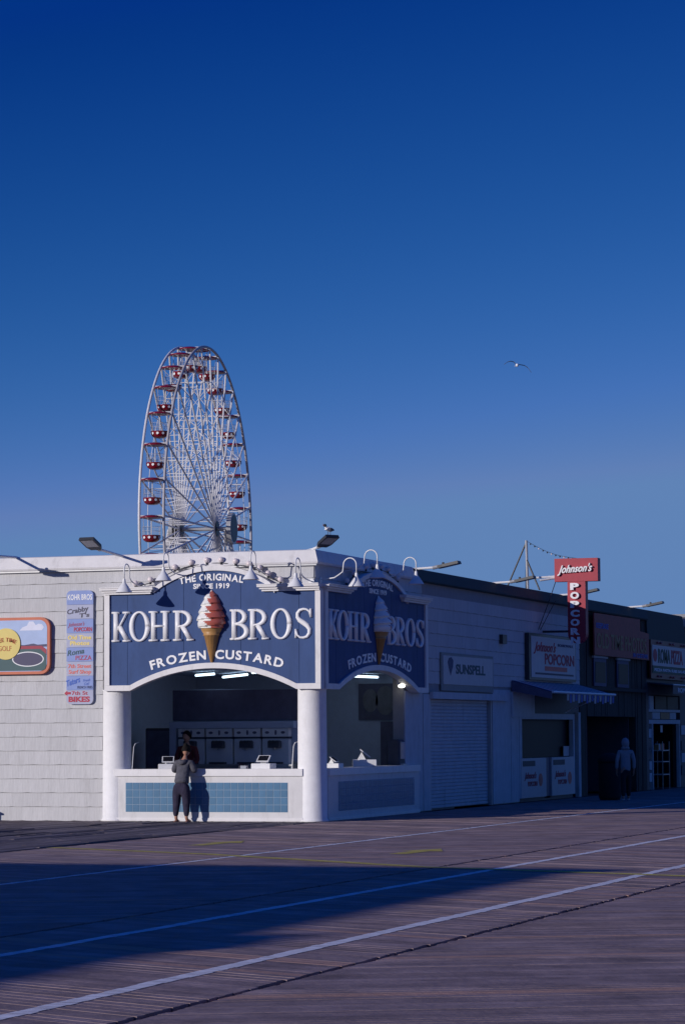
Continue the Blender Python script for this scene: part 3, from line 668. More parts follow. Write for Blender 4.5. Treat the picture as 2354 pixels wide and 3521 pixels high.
# ------------------------------------------------------------------ the shaded row of shops along the boardwalk
GP = [(-.30,5.28),(.085,5.28),(.10,5.31),(.03,5.56),(-.02,5.58),(-.30,5.58)]
def box_r(y0, y1, z0, z1, x0, x1): return MB().box(x0,x1,y0,y1,z0,z1)
RF = RIGHT(0)
# shuttered shop
sh = thing('shuttered_shop', 'white shingled shop with a closed roller shutter', 'building', (-.2,11.3,0))
build('fascia', sweep_right(MB(), GP, 6.725, 15.1), 'green', sh)
sw = build('wall', box_r(7.485,15.1,2.72,5.28,-.26,-.012).box(-.26,-.012,7.485,8.06,0,2.72).box(-.26,-.012,13.36,15.1,0,2.72), 'joint', sh)
shingles(sw, False, 7.50, 15.1, 2.90, 5.28)
several('wall_panel', 'white_wall', sh, (-.010,.010,7.50,8.05,.02,2.70), (-.010,.010,13.40,15.08,.02,2.88))
mb = MB(); prof_s = []
for i in range(32): prof_s += [(-.12,.03+i*.083),(-.095,.03+i*.083+.018),(-.095,.03+i*.083+.065)]
V_ = [(x_,8.07,z) for x_, z in prof_s] + [(x_,13.35,z) for x_, z in prof_s]; n = len(prof_s)
mb.add(V_, [(i,i+1,n+i+1,n+i) for i in range(n-1)]); build('roller_shutter', mb, 'white_wall', sh)
build('shutter_hood', box_r(8.0,14.6,2.60,2.76,.013,.10), 'white_wall', sh)
several('shutter_rail', 'grey_metal', sh, (-.09,-.005,8.06,8.13,0,2.6), (-.09,-.005,13.28,13.35,0,2.6))
build('wall_box', box_r(14.1,14.5,4.05,4.28,.0,.10), 'dark_metal', sh)
t = thing('banner_sign', 'faded white banner sign above the roller shutter', 'sign', (.05,11.1,2.9)); f2 = RIGHT(.02)
build('backing', MB().prism([(8.85,2.80),(13.35,2.80),(13.35,3.70),(8.85,3.70)], f2, 0, .03), 'olive', t)
build('panel', MB().prism([(8.95,2.95),(13.25,2.95),(13.25,3.63),(8.95,3.63)], f2, .032, .045), 'white_board', t)
mb = MB(); put_text(mb, f2, 'SUNSPELL', 10.0, 12.55, 3.22, .22, .046, .006, .03); build('lettering', mb, 't_green', t)
build('drop_logo', MB().prism([(9.55,3.16),(9.40,3.34),(9.32,3.48),(9.42,3.58),(9.62,3.60),(9.78,3.52),(9.74,3.38)], f2, .046, .050), 't_navy', t)
# popcorn shop
ps = thing('popcorn_shop', 'white shingled popcorn shop with a serving window', 'building', (-.2,18.8,0))
build('fascia', sweep_right(MB(), GP, 15.1, 22.5), 'green', ps)
pw = build('wall', box_r(15.105,22.5,2.86,5.28,-.26,-.012).box(-.26,-.012,15.105,15.9,0,2.86), 'joint', ps)
shingles(pw, False, 15.1, 22.48, 2.95, 5.28)
several('wall_panel', 'white_wall', ps, (-.010,.012,15.12,15.88,.02,2.20), (-.010,.05,15.12,17.35,2.20,2.85))
several('window_frame', 'white_wall', ps, (-.10,.02,15.9,16.15,.1,2.2), (-.1,.02,16.16,21.76,2.15,2.30), (-.1,.02,21.6,21.75,.1,2.148))
build('window_pane', box_r(16.15,21.6,1.14,2.15,-.20,-.16), 'glass_dark', ps)
build('lintel', box_r(17.36,22.5,2.30,2.85,-.2,-.03), 'inner_dark', ps)
for i, (a, b) in enumerate(((16.0,18.55),(19.15,21.62))):
    pn = build('counter_panel', box_r(a,b,.10,1.13,-.14,.03), 'white_board', ps)
    for s_, u0_, u1_, z_, h_, sh_ in (("Johnson's",a+.3,a+1.5,.60,.16,.4),('POPCORN',a+.65,a+1.6,.40,.12,0)):
        mb = MB(); put_text(mb, f2, s_, u0_, u1_, z_, h_, .012, .006, .02, sh_); build('lettering', mb, 't_red', pn)
    build('emblem', MB().prism(ellipse(a+1.95,.55,.20,.17,18), f2, .011, .017), 't_coral', pn)
    build('notice', MB().prism([(a+.15,.92),(a+1.4,.92),(a+1.4,1.06),(a+.15,1.06)], f2, .011, .016), 'inner_dark', pn)
build('counter_divider', box_r(18.55,19.15,.05,1.13,-.16,-.02), 'menu', ps)
build('kick_board', box_r(16.0,21.62,0,.10,-.14,-.02), 'inner_dark', ps)
build('paper_notice', box_r(20.9,21.5,1.15,1.42,-.10,-.08), 'white_board', ps)
build('corner_post', box_r(22.05,22.3,0,2.35,-.05,.06), 'white_wall', ps)
t = thing('popcorn_board', 'pale framed popcorn board on the wall above the striped awning', 'sign', (.08,19.1,3.2))
build('case', MB().prism([(16.55,3.18),(21.55,3.18),(21.55,4.40),(16.55,4.40)], RF, .022, .13), 'dark_metal', t)
build('panel', MB().prism([(16.72,3.25),(21.45,3.25),(21.45,4.33),(16.72,4.33)], RF, .132, .142), 'white_board', t)
for s_, a, b, z_, h_, sh_, m_ in (("Johnson's",16.95,19.3,3.95,.24,.5,'t_red'),('POPCORN',18.1,21.3,3.62,.28,0,'t_red'),('BOARDWALK',19.5,21.2,4.12,.07,0,'t_navy')):
    mb = MB(); put_text(mb, RIGHT(0), s_, a, b, z_, h_, .1425, .008, .025, sh_); build('lettering', mb, m_, t)
build('red_bar', MB().prism([(18.1,3.44),(20.5,3.44),(20.5,3.56),(18.1,3.56)], RF, .1425, .147), 't_coral', t)
build('text_line', MB().prism([(17.1,3.33),(21.2,3.33),(21.2,3.38),(17.1,3.38)], RF, .1425, .147), 't_dark', t)
t = thing('striped_awning', 'blue striped awning with a hanging fringe over the popcorn window', 'awning', (.5,18.6,2.6))
Y0, Y1 = 15.2, 22.1
for i in range(23):
    a, b = Y0+(Y1-Y0)*i/23, Y0+(Y1-Y0)*(i+1)/23
    build('stripe', MB().add([(.02,a,3.14),(.02,b,3.14),(1.08,b,2.84),(1.08,a,2.84),(.02,a,3.12),(.02,b,3.12),(1.08,b,2.82),(1.08,a,2.82)], [(0,3,2,1),(4,5,6,7),(0,4,7,3),(1,2,6,5),(3,7,6,2)]), 'white_wall' if i % 2 else 't_navy', t)
    if i > 4: build('fringe', MB().add([(1.09,a+.02,2.80),(1.09,b-.05,2.80),(1.05,b-.05+.12,2.57+.03*(i%3)),(1.05,a+.06+.1,2.57+.03*(i%3))], [(0,1,2,3)]), 'white_wall' if i % 2 else 't_blue', t)
build('side_panel', MB().prism([(0.02,3.12),(1.08,2.82),(1.08,2.66),(.02,2.86)], lambda u,w_,d: (u,d,w_), Y0-.03, Y0-.005), 'menu', t)
build('front_bar', MB().tube([(1.10,Y0,2.83),(1.10,Y1,2.83)], .035, 8), 'white_metal', t)
build('support', MB().tube([(1.08,20.6,2.80),(.06,20.6,2.35)], .02, 6), 'white_metal', t)
# old time photo shop
pt = thing('photo_shop', 'dark timber fronted photo shop between popcorn and pizza', 'building', (-.2,26.8,0))
build('fascia', sweep_right(MB(), [(-.30,5.24),(.085,5.24),(.10,5.28),(.03,5.56),(-.02,5.58),(-.30,5.58)], 22.5, 31.0), 'green', pt)
mb = MB(); y = 22.52; rn = random.Random(2)
while y < 31.0:
    b = min(y+.22, 31.0); x1 = -.02+rn.uniform(-.012,.012)
    for z0, z1 in (((2.25,5.24),) if 23.2 < y < 29.4 else ((0,5.24),)): mb.box(-.22,x1,y,b-.012,z0,z1)
    y += .22
tag(build('timber_board', mb, 'wood_dark', pt), None, kind='stuff')
build('doorway_back', box_r(23.2,29.4,0,2.25,-1.6,-1.5), 't_navy', pt); several('doorway_side', 'inner_dark', pt, (-1.5,-.22,23.1,23.2,0,2.25), (-1.5,-.22,29.4,29.5,0,2.25))
build('ledge', box_r(22.6,30.9,3.0,3.10,-.01,.10), 'wood_dark', pt)
for a in (24.1,27.0):
    wn = build('window', box_r(a,a+1.5,3.12,3.92,-.005,.03), 't_navy', pt); build('pane', box_r(a+.12,a+1.38,3.22,3.82,.032,.04), 'glass_dark', wn)
    build('lintel', box_r(a-.1,a+1.6,3.93,3.99,-.005,.06), 'white_wall', wn)
t = thing('photo_sign', 'dull red photo sign with yellow lettering under the green roof edge', 'sign', (.06,27.2,4.0))
build('panel', MB().prism([(23.7,4.0),(30.8,4.0),(30.8,4.82),(29.6,4.86),(29.6,5.22),(23.7,5.2)], RF, .11, .15), 'photo_red', t)
for s_, a, b, z_, h_, m_ in (('OLD TIME PHOTOS',23.95,30.4,4.22,.42,'yellow_text'),('KEEPSAKE',23.9,25.4,4.78,.15,'t_blue'),('IN COSTUME',28.6,30.6,4.05,.12,'t_blue')):
    mb = MB(); put_text(mb, RF, s_, a, b, z_, h_, .152, .008, .02); build('lettering', mb, m_, t)
# pizza shop
pz = thing('pizza_shop', 'green topped pizza shop at the far right with a dark doorway', 'building', (-.2,34,0))
build('fascia', sweep_right(MB(), [(-.30,4.5),(.01,4.5),(.07,4.55),(.03,5.56),(-.02,5.58),(-.30,5.58)], 31.0, 36.4), 'green', pz)
build('fascia_end', MB().add([(.01,36.4,4.5),(.03,36.4,5.56),(-.3,36.4,5.58),(.01,37.3,4.5),(-.02,36.9,5.2),(-.3,37.3,4.5)], [(0,3,4,1),(1,4,2),(2,4,5),(3,5,4)]), 'green', pz)
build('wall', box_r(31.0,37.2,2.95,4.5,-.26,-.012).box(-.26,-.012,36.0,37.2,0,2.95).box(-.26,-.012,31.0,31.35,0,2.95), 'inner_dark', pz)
several('transom', 'white_wall', pz, (-.12,-.01,31.35,36.0,2.05,2.18), (-.12,-.01,31.35,36.0,2.42,2.50))
for a, b, m_ in ((30.9,31.3,'white_wall'),(31.5,32.1,'white_wall'),(32.3,34.0,'glass_dark'),(34.1,35.8,'glass_dark')): build('transom_pane', box_r(a+.12,b+.1,2.5,2.92,-.08,-.04), m_, pz)
for a, b, m_ in ((31.4,32.0,'inner_dark'),(32.1,33.2,'white_wall'),(33.3,34.6,'yellow_text'),(34.7,35.6,'white_wall')): build('notice', box_r(a,b,2.20,2.41,-.10,-.06), m_, pz)
for i, z in enumerate((.25,.62,.95,1.3,1.62)): build('menu_card', box_r(31.38,31.75,z,z+.27,-.05,-.02), 'white_wall' if i in (0,1,4) else 'inner_dark', pz)
for i, z in enumerate((.4,.8,1.2,1.7)): build('menu_card', box_r(36.05,36.7,z,z+.3,-.005,.02), 'white_wall' if i%2 else 'inner_dark', pz)
several('door_frame', 'white_wall', pz, (-.12,-.01,31.85,31.95,0,2.05), (-.12,-.01,35.85,35.95,0,2.05))
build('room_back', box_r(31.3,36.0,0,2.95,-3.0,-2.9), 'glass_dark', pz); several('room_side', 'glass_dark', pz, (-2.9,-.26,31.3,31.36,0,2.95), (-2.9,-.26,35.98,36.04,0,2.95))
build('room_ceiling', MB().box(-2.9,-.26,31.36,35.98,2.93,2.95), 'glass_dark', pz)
build('hanging_card', box_r(33.2,33.5,1.78,2.0,-.06,-.05), 'white_board', pz)
t = thing('pizza_sign', 'lit edged white board reading roma pizza over a green strip', 'sign', (.1,33.9,3.6)); f3 = RIGHT(.08)
build('case', MB().prism([(31.1,3.45),(36.75,3.45),(36.75,4.66),(31.1,4.66)], f3, 0, .06), 'darkred', t)
build('panel', MB().prism([(31.25,3.86),(36.6,3.86),(36.6,4.50),(31.25,4.50)], f3, .062, .075), 'white_board', t)
build('strip', MB().prism([(31.25,3.62),(36.6,3.62),(36.6,3.855),(31.25,3.855)], f3, .062, .075), 't_rgreen', t)
build('roundel', MB().prism(ellipse(31.62,4.18,.28,.20,20), f3, .076, .082), 't_red', t)
for s_, a, b, z_, h_, m_ in (('ROMA',32.05,33.85,3.97,.42,'t_rgreen'),('PIZZA',34.0,35.75,3.97,.42,'t_red'),('PIZZA PASTA SUBS SALADS',31.5,36.4,3.69,.085,'t_white')):
    mb = MB(); put_text(mb, f3, s_, a, b, z_, h_, .0765, .008, .03); build('lettering', mb, m_, t)
for y in (32.0,32.45,33.9,34.3,35.6,36.0):
    for z in (4.58,3.53): build('bulb', MB().ball(f3(y,z,.09), .038, 8, 6), 'bulb_red', t, True)
t = thing('pizza_awning', 'dark flat awning with white roma pizza lettering', 'awning', (.5,33.6,2.95))
build('canopy', MB().prism([(.02,3.34),(.80,3.24),(.80,2.96),(.78,2.96),(.78,3.22),(.02,3.30)], lambda u,w_,d: (u,d,w_), 31.2, 36.9), 'inner_dark', t)
build('edge_bar', MB().tube([(.81,31.2,3.25),(.81,36.9,3.25)], .02, 6), 'white_metal', t)
mb = MB(); put_text(mb, RIGHT(.8), 'ROMA PIZZA', 31.9, 34.9, 3.02, .14, .003, .006, .02); build('lettering', mb, 't_white', t)
t = thing('display_rack', 'small display rack with goods in the pizza doorway', 'rack', (.1,32.6,0))
for z in (.45,.85,1.2): build('shelf', MB().box(-.15,.25,32.1,33.1,z,z+.03), 'grey_metal', t)
for x_ in (-.15,.23):
    for y in (32.1,33.08): build('post', MB().box(x_,x_+.02,y,y+.02,0.02,1.5), 'grey_metal', t)
for k in range(6): build('packet', MB().bbox(-.05,.10,32.15+.15*k,32.27+.15*k,1.231,1.40+.03*(k%2),.01), ('yellow_text','white_board','t_coral')[k%3], t)
t = thing('litter_bin', 'dark round litter bin beside the hooded walker', 'bin', (1.75,18.6,0))
build('barrel', MB().lathe([(.27,.01),(.30,.1),(.31,.95),(.30,1.0)], (1.75,18.6,0), 18), 'black_cloth', t, True); build('lid', MB().lathe([(.32,1.0),(.32,1.06),(.24,1.18),(.10,1.24)], (1.75,18.6,0), 18), 'black_cloth', t, True)

# ------------------------------------------------------------------ red popcorn blade sign, mast and light string
YS = 18.4
t = thing('blade_sign', 'red T shaped popcorn sign standing out from the roof edge', 'sign', (.9,YS,4.2)); fb = lambda u, w_, d: (u, YS-d, w_)
st_ = [(.71,5.815)] + [(.71+.245-.245*math.cos(math.pi*k/10), 4.41-.245*math.sin(math.pi*k/10)) for k in range(11)] + [(1.20,5.815)]
build('stem', MB().prism(st_, fb, -.28, 0), 'red', t); build('header', MB().prism([(.36,5.82),(1.545,5.82),(1.545,6.435),(.36,6.435)], fb, -.30, .004), 'red', t)
mb = MB(); put_text(mb, fb, "Johnson's", .45, 1.42, 6.04, .20, .006, .07, .02, .5, .05); build('lettering', mb, 'letter', t)
for i, ch in enumerate('POPCORN'):
    mb = MB(); put_text(mb, fb, ch, .80, 1.04, 5.60-i*.24, .165, .002, .07, .05); build('letter', mb, 'letter', t)
build('bracket', MB().tube([(-.01,18.45,4.49),(.72,YS+.14,4.49)], .03, 8), 'dark_metal', t); build('bracket', MB().tube([(-.02,18.3,5.86),(.37,YS+.14,5.93)], .03, 8), 'white_metal', t)
build('stay', MB().tube([(.0,18.0,4.52),(.30,18.1,5.35),(.36,YS+.1,5.82)], .012, 6), 'dark_metal', t); build('stay', MB().tube([(.0,18.2,4.52),(.40,18.3,5.30)], .010, 6), 'dark_metal', t)
t = thing('roof_mast', 'steel tripod mast on the roof behind the red sign', 'mast', (-.39,YS,5.57))
build('pole', MB().tube([(-.38,YS,5.56),(-.41,YS,6.95)], .035, 8), 'grey_metal', t)
for p in ((-1.08,YS+.2,5.56),(.02,YS-.3,5.60),(-.75,YS+1.2,5.56)): build('leg', MB().tube([(-.41,YS,6.9 if p[0]<-.5 and p[1]<YS+.5 else 6.45), p], .025, 6), 'dark_metal', t)
build('strut', MB().tube([(-.36,YS,5.93),(.37,YS+.14,5.97)], .028, 6), 'white_metal', t)
t = thing('bulb_string', 'sagging string of small bulbs from mast to red sign', 'lights', (-.4,YS,6.95))
A, B = Vector((-.41,YS,6.94)), Vector((.95,YS+.1,6.44)); P = [A.lerp(B,i/12) - Vector((0,0,.10*math.sin(math.pi*i/12))) for i in range(13)]
build('wire', MB().tube(P, .006, 5), 'dark_metal', t)
for i in range(1,12): build('bulb', MB().ball(P[i]-Vector((0,0,.025)), .022, 8, 6), 'dark_metal' if i%3 else 'globe', t)

# ------------------------------------------------------------------ far and out-of-frame buildings
t = thing('white_house', 'sunlit white building glimpsed beyond the far end of the shops', 'building', (-8,52,0))
build('wall', MB().box(-14,-1.6,48,58,0,6.0), 'stucco', t); build('roof', MB().prism([(-14.3,6.0),(-1.3,6.0),(-1.3,6.12),(-14.3,6.12)], lambda u,w_,d: (u,d,w_), 47.7, 58.3), 'roof', t)
for x_ in (-12,-9,-6,-3.6):
    wn = build('window', MB().box(x_,x_+1.1,47.93,47.99,3.2,4.7), 'trim', t); build('pane', MB().box(x_+.08,x_+1.02,47.90,47.925,3.28,4.62), 'glass_dark', wn)
t = thing('corner_shop', 'flat roofed shop across the street whose shadow lies on the boardwalk', 'building', (-14,-50,0))
HX, HY, HZ = -4.45, -38.5, 6.0
build('cornice', MB().box(HX+.021,HX+.62,HY-.45,HY+.02,HZ-.14,HZ-.02), 'roof', t)  # unseen stub added at the roof corner to lengthen its shadow's tip
build('wall', MB().box(-30,HX,-66,HY,0,HZ-.25), 'white_wall', t); build('roof', MB().box(-30.2,HX+.02,-66.2,HY+.02,HZ-.25,HZ), 'roof', t)
build('roof_unit', MB().bbox(HX-1.2,HX,-53.2,-51.6,HZ,HZ+.22,.03), 'grey_metal', t)
for y in (-64,-60,-56,-52,-48,-44):
    wn = build('window', MB().box(HX,HX+.05,y,y+2.4,.9,2.6), 'trim', t); build('pane', MB().box(HX+.052,HX+.06,y+.1,y+2.3,1.0,2.5), 'glass_dark', wn)

# ------------------------------------------------------------------ ferris wheel (local frame: x in the wheel's plane, y along the axle)
WA = math.radians(97.6); HUBZ = 24.3; RW = 20.0
wx = Vector((math.cos(WA), math.sin(WA), 0)); wy = Vector((-math.sin(WA), math.cos(WA), 0))
near = Vector((-93.70, 233.33, 0)); base = near + wy*1.3
wheel = thing('ferris_wheel', 'tall white ferris wheel with red spotted gondolas behind the stand', 'ferris wheel', base); wheel.rotation_euler = (0,0,WA)
WL[wheel] = (0,0,0)                                     # its parts are given in its own frame
NG = 32
for s_ in (-1,1):
    ring = [(RW*math.cos(2*math.pi*k/96), s_*1.3, HUBZ+RW*math.sin(2*math.pi*k/96)) for k in range(97)]
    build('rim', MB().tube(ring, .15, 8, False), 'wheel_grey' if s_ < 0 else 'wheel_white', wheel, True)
    sp = MB().tube([(0, s_*2.0, .6),(0, s_*1.3, RW)], .10, 6).mesh('spoke', 'wheel_white')
    for k in range(NG):
        o = bpy.data.objects.new('spoke', sp); link(o, wheel); o.location = (0,0,HUBZ); o.rotation_euler = (0, 2*math.pi*k/NG, 0)
br = MB()
def wp(r, k, y): a = 2*math.pi*k/NG; return (r*math.cos(a), y, HUBZ+r*math.sin(a))
YR = lambda r: 2.0-.7*r/RW
for k in range(NG):
    for r in (7.0,9.8,12.5,16.2): br.tube([wp(r,k,-YR(r)), wp(r,k,YR(r))], .045, 4, False)
    for r0, r1 in ((7.0,9.8),(9.8,12.5),(12.5,16.2),(16.2,19.9)):
        if (k+int(r0)) % 2: br.tube([wp(r0,k,-YR(r0)), wp(r1,k,YR(r1))], .035, 4, False)
        else: br.tube([wp(r0,k,YR(r0)), wp(r1,k,-YR(r1))], .035, 4, False)
    for s_ in (-1,1):
        for r in (16.2,): br.tube([wp(r,k,s_*YR(r)), wp(r,k+1,s_*YR(r))], .04, 4, False)
tag(build('bracing', br, 'wheel_white', wheel), None, kind='stuff')
build('axle', MB().tube([(0,-3.7,HUBZ),(0,3.0,HUBZ)], .22, 14), 'grey_metal', wheel)
for y in (-2.0,2.0): build('hub', MB().tube([(0,y-.15,HUBZ),(0,y+.15,HUBZ)], .85, 20), 'dark_metal', wheel)
for y0, y1 in ((-4.0,-3.5),(2.6,3.0)):
    d_ = build('hub_disc', MB().tube([(0,y0,HUBZ),(0,y1,HUBZ)], 1.75, 32), 'grey_metal', wheel); build('disc_face', MB().tube([(0,y0-.03,HUBZ),(0,y0-.005,HUBZ)], 1.5, 32), 'dark_metal', d_)
for y, yo in ((-3.2,-4.6),(3.2,4.6)):
    for s_ in (-1,1):
        A, B = Vector((0,y,HUBZ)), Vector((s_*8.5,yo,0)); mb = MB(); ux = Vector((.45,0,0)); uy = Vector((0,.45,0))
        for e in (ux+uy, ux-uy, -ux+uy, -ux-uy): mb.tube([A+e*.5, B+e], .08, 5)
        for i in range(16):
            a, b = A.lerp(B,i/16), A.lerp(B,(i+1)/16); k0, k1 = .5+.5*i/16, .5+.5*(i+1)/16
            mb.tube([a+(ux+uy)*k0, b+(-ux+uy)*k1], .045, 4, False); mb.tube([a+(ux-uy)*k0, b+(-ux-uy)*k1], .045, 4, False); mb.tube([a+(ux+uy)*k0, b+(ux-uy)*k1], .045, 4, False)
        build('tower_leg', mb, 'wheel_white', wheel)
# gondola prototype: pivot at the local origin
gm_pole = MB().tube([(0,0,-.25),(0,0,-2.7)], .055, 6).tube([(0,-1.25,0),(0,1.25,0)], .07, 6).mesh('gondola', 'wheel_white')
gm_roof = MB().lathe([(.05,.10),(.65,.04),(1.15,-.12),(1.24,-.22),(1.20,-.26),(.6,-.20),(.05,-.16)], n=24).mesh('canopy', 'wheel_red', True)
gm_tub = MB().lathe([(.25,-2.75),(.55,-2.72),(.80,-2.55),(.92,-2.30),(.95,-2.06),(.97,-2.03),(.90,-2.03),(.85,-2.3),(.3,-2.6)], n=24).mesh('tub', 'wheel_red', True)
mb = MB()
for k in range(20):
    a = 2*math.pi*k/20; mb.tube([(.92*math.cos(a),.92*math.sin(a),-2.04),(.92*math.cos(a),.92*math.sin(a),-1.15)], .012, 4, False)
for z in (-1.15,-1.6): mb.tube([(.92*math.cos(2*math.pi*k/20),.92*math.sin(2*math.pi*k/20),z) for k in range(21)], .016, 4, False)
for k in range(3):
    a = 2*math.pi*k/3+.4; mb.tube([(.9*math.cos(a),.9*math.sin(a),-2.0),(1.1*math.cos(a),1.1*math.sin(a),-.2)], .03, 4, False)
gm_cage = mb.mesh('cage', 'wheel_grey'); mb = MB()
for k in range(10):
    a = 2*math.pi*k/10; c, s_ = math.cos(a), math.sin(a); rr, z0 = (.955, -2.28)
    mb.add([(c*rr - s_*.14*math.cos(q)*1 , s_*rr + c*.14*math.cos(q), z0+.13*math.sin(q)) for q in [2*math.pi*j/12 for j in range(12)]], [tuple(range(12))])
gm_dot = mb.mesh('spots', 't_white')
for k in range(NG):
    a = 2*math.pi*k/NG; o = bpy.data.objects.new('gondola', gm_pole); link(o, wheel); o.location = (RW*math.cos(a), 0, HUBZ+RW*math.sin(a)); o.rotation_euler = (0,0,random.uniform(0,1))
    o.rotation_euler = (0,0,0)
    for nm, me in (('canopy',gm_roof),('tub',gm_tub),('cage',gm_cage),('spots',gm_dot)):
        c = bpy.data.objects.new(nm, me); link(c, o)
        if nm == 'spots': c['kind'] = 'stuff'

# ------------------------------------------------------------------ people and gulls
def skin_mesh(name, J, E_, m, sub=2, root=0):
    me = bpy.data.meshes.new('tmp'); me.from_pydata([j[:3] for j in J], E_, []); o = bpy.data.objects.new('tmp', me); COL.objects.link(o)
    sk = o.modifiers.new('s', 'SKIN'); sk.use_smooth_shade = True; sk.branch_smoothing = .4
    for i, j in enumerate(J):
        r = j[3]; d = me.skin_vertices[0].data[i]; d.radius = r if isinstance(r, tuple) else (r, r); d.use_root = (i == root)
    ss = o.modifiers.new('u', 'SUBSURF'); ss.levels = sub; ss.render_levels = sub
    dg = bpy.context.evaluated_depsgraph_get(); dg.update(); ev = o.evaluated_get(dg)
    nm = bpy.data.meshes.new_from_object(ev); nm.name = name; bpy.data.objects.remove(o); bpy.data.meshes.remove(me)
    nm.materials.clear(); nm.materials.append(M_[m]); nm.polygons.foreach_set('use_smooth', [True]*len(nm.polygons)); return nm
def mesh_part(name, me, parent):
    o = bpy.data.objects.new(name, me); link(o, parent); return o
def hand(J, E_, wrist, fwd, side, up, r=.0095):
    """Palm and five curled fingers appended to a skin graph at vertex index wrist."""
    W0 = Vector(J[wrist][:3]); fwd, side, up = Vector(fwd).normalized(), Vector(side).normalized(), Vector(up).normalized()
    pm = len(J); J.append((*(W0+fwd*.05), (.036,.018))); E_.append((wrist, pm))
    for i, ln in enumerate((.062,.072,.068,.052)):
        b = W0 + fwd*.085 + side*(.030-.020*i); k = len(J)
        J.append((*b, r)); E_.append((pm, k)); J.append((*(b+fwd*ln*.55-up*.008), r*.95)); E_.append((k, k+1)); J.append((*(b+fwd*ln*.85-up*.032), r*.8)); E_.append((k+1, k+2))
    b = W0 + fwd*.035 + side*.042; k = len(J); J.append((*b, r*1.1)); E_.append((pm, k)); J.append((*(b+fwd*.035+side*.016-up*.01), r*.9)); E_.append((k, k+1))
def head_parts(t, c, fwd, tone='skin', hair='hair', style='bun'):
    """Head with a face: c centre of the skull, fwd the way it looks."""
    c = Vector(c); f_ = Vector(fwd).normalized(); up = Vector((0,0,1)); sd = f_.cross(up).normalized(); up = sd.cross(f_)
    P = lambda a, b, e: tuple(c + sd*a + f_*b + up*e)
    mb = MB(); n, m = 18, 14; V_ = []
    for j in range(m+1):
        q = math.pi*j/m; ez = -math.cos(q)
        for k in range(n):
            a = 2*math.pi*k/n; r = math.sin(q); x, y = r*math.cos(a)*.080, r*math.sin(a)*.100
            if ez < 0: x *= 1+.22*ez; y = y*(1+.10*ez) + (.012 if y > 0 else -.0)*-ez
            if abs(a-math.pi/2) < .2 and -.35 < ez < .12: y += .016*(1-abs(ez+.12)/.25 if abs(ez+.12) < .25 else 0)
            if abs(abs(a-math.pi/2)-.42) < .2 and -.05 < ez < .22: y -= .007
            V_.append(P(x, y, ez*.115))
    mb.add(V_, [(j*n+k, j*n+(k+1)%n, (j+1)*n+(k+1)%n, (j+1)*n+k) for j in range(m) for k in range(n)])
    h = build('head', mb, tone, t, True)
    for s_ in (-1,1):
        build('ear', MB().ball(P(s_*.077,-.005,-.005), .022, 8, 6, (.4,1,1.4)), tone, h, True); build('eye', MB().ball(P(s_*.030,.079,.012), .010, 8, 6), 'black_cloth', h, True)
    build('mouth', MB().ball(P(0,.086,-.062), .020, 8, 6, (1.1,.5,.3)), 'darkred', h, True)
    if style != 'hood':
        mb = MB(); V_ = []; n, m = 18, 10
        for j in range(m+1):
            q = math.pi*(.02+.60*j/m)
            for k in range(n):
                a = 2*math.pi*k/n; front = max(math.sin(a), 0); qq = min(q, math.pi*(.62-.30*front)); r = math.sin(qq)
                V_.append(P(r*math.cos(a)*.094, r*math.sin(a)*.118-.008, math.cos(qq)*.138))
        mb.add(V_, [(j*n+k, (j+1)*n+k, (j+1)*n+(k+1)%n, j*n+(k+1)%n) for j in range(m) for k in range(n)] + [tuple(range(n))])
        hr = build('hair', mb, hair, h, True)
        if style == 'bun': build('bun', MB().ball(P(0,-.075,.085), .052, 12, 8), hair, h, True)
    return h

# customer leaning on the front counter, back to the camera
cx, cy = -2.76, -.50
t = thing('person', 'customer in grey hoodie and dark trousers leaning on the front counter', 'person', (cx,cy,0))
L = lambda x, y, z: (x, y, z)
J = [(0,.0,.80,.10),(0,.06,1.0,.10),(0,.14,1.20,.10),(0,.19,1.31,.045),(0,.23,1.38,.045),
     (-.17,.14,1.22,.055),(-.225,.16,1.03,.042),(-.10,.36,1.115,.034),(-.06,.43,1.125,.026),
     (.17,.14,1.22,.055),(.225,.16,1.03,.042),(.12,.36,1.115,.034),(.08,.43,1.125,.026),
     (-.09,.0,.74,.09),(-.105,.01,.42,.056),(-.115,-.02,.09,.036),(-.12,.03,.035,.034),(-.13,.13,.025,.026),
     (.09,.0,.74,.09),(.105,.01,.42,.056),(.115,-.02,.09,.036),(.12,.03,.035,.034),(.13,.13,.025,.026)]
E_ = [(0,1),(1,2),(2,3),(3,4),(2,5),(5,6),(6,7),(7,8),(2,9),(9,10),(10,11),(11,12),(0,13),(13,14),(14,15),(15,16),(16,17),(0,18),(18,19),(19,20),(20,21),(21,22)]
hand(J, E_, 8, (.5,.85,-.1), (.85,-.5,0), (0,0,1)); hand(J, E_, 12, (-.5,.85,-.1), (-.85,-.5,0), (0,0,1))
mesh_part('body', skin_mesh('body', J, E_, 'skin'), t)
mesh_part('hooded_top', skin_mesh('hooded_top', [(0,.0,.76,(.175,.16)),(0,.02,.86,(.168,.14)),(0,.06,.98,(.155,.12)),(0,.11,1.12,(.168,.118)),(0,.15,1.22,(.14,.10)),(0,.15,1.29,(.085,.075)),
    (-.16,.14,1.22,.080),(-.235,.15,1.04,.066),(-.19,.25,1.06,.055),(-.11,.35,1.125,.046),(.16,.14,1.22,.080),(.235,.15,1.04,.066),(.19,.25,1.06,.055),(.12,.35,1.125,.046)],
    [(0,1),(1,2),(2,3),(3,4),(4,5),(4,6),(6,7),(7,8),(8,9),(4,10),(10,11),(11,12),(12,13)], 'hoodie'), t)
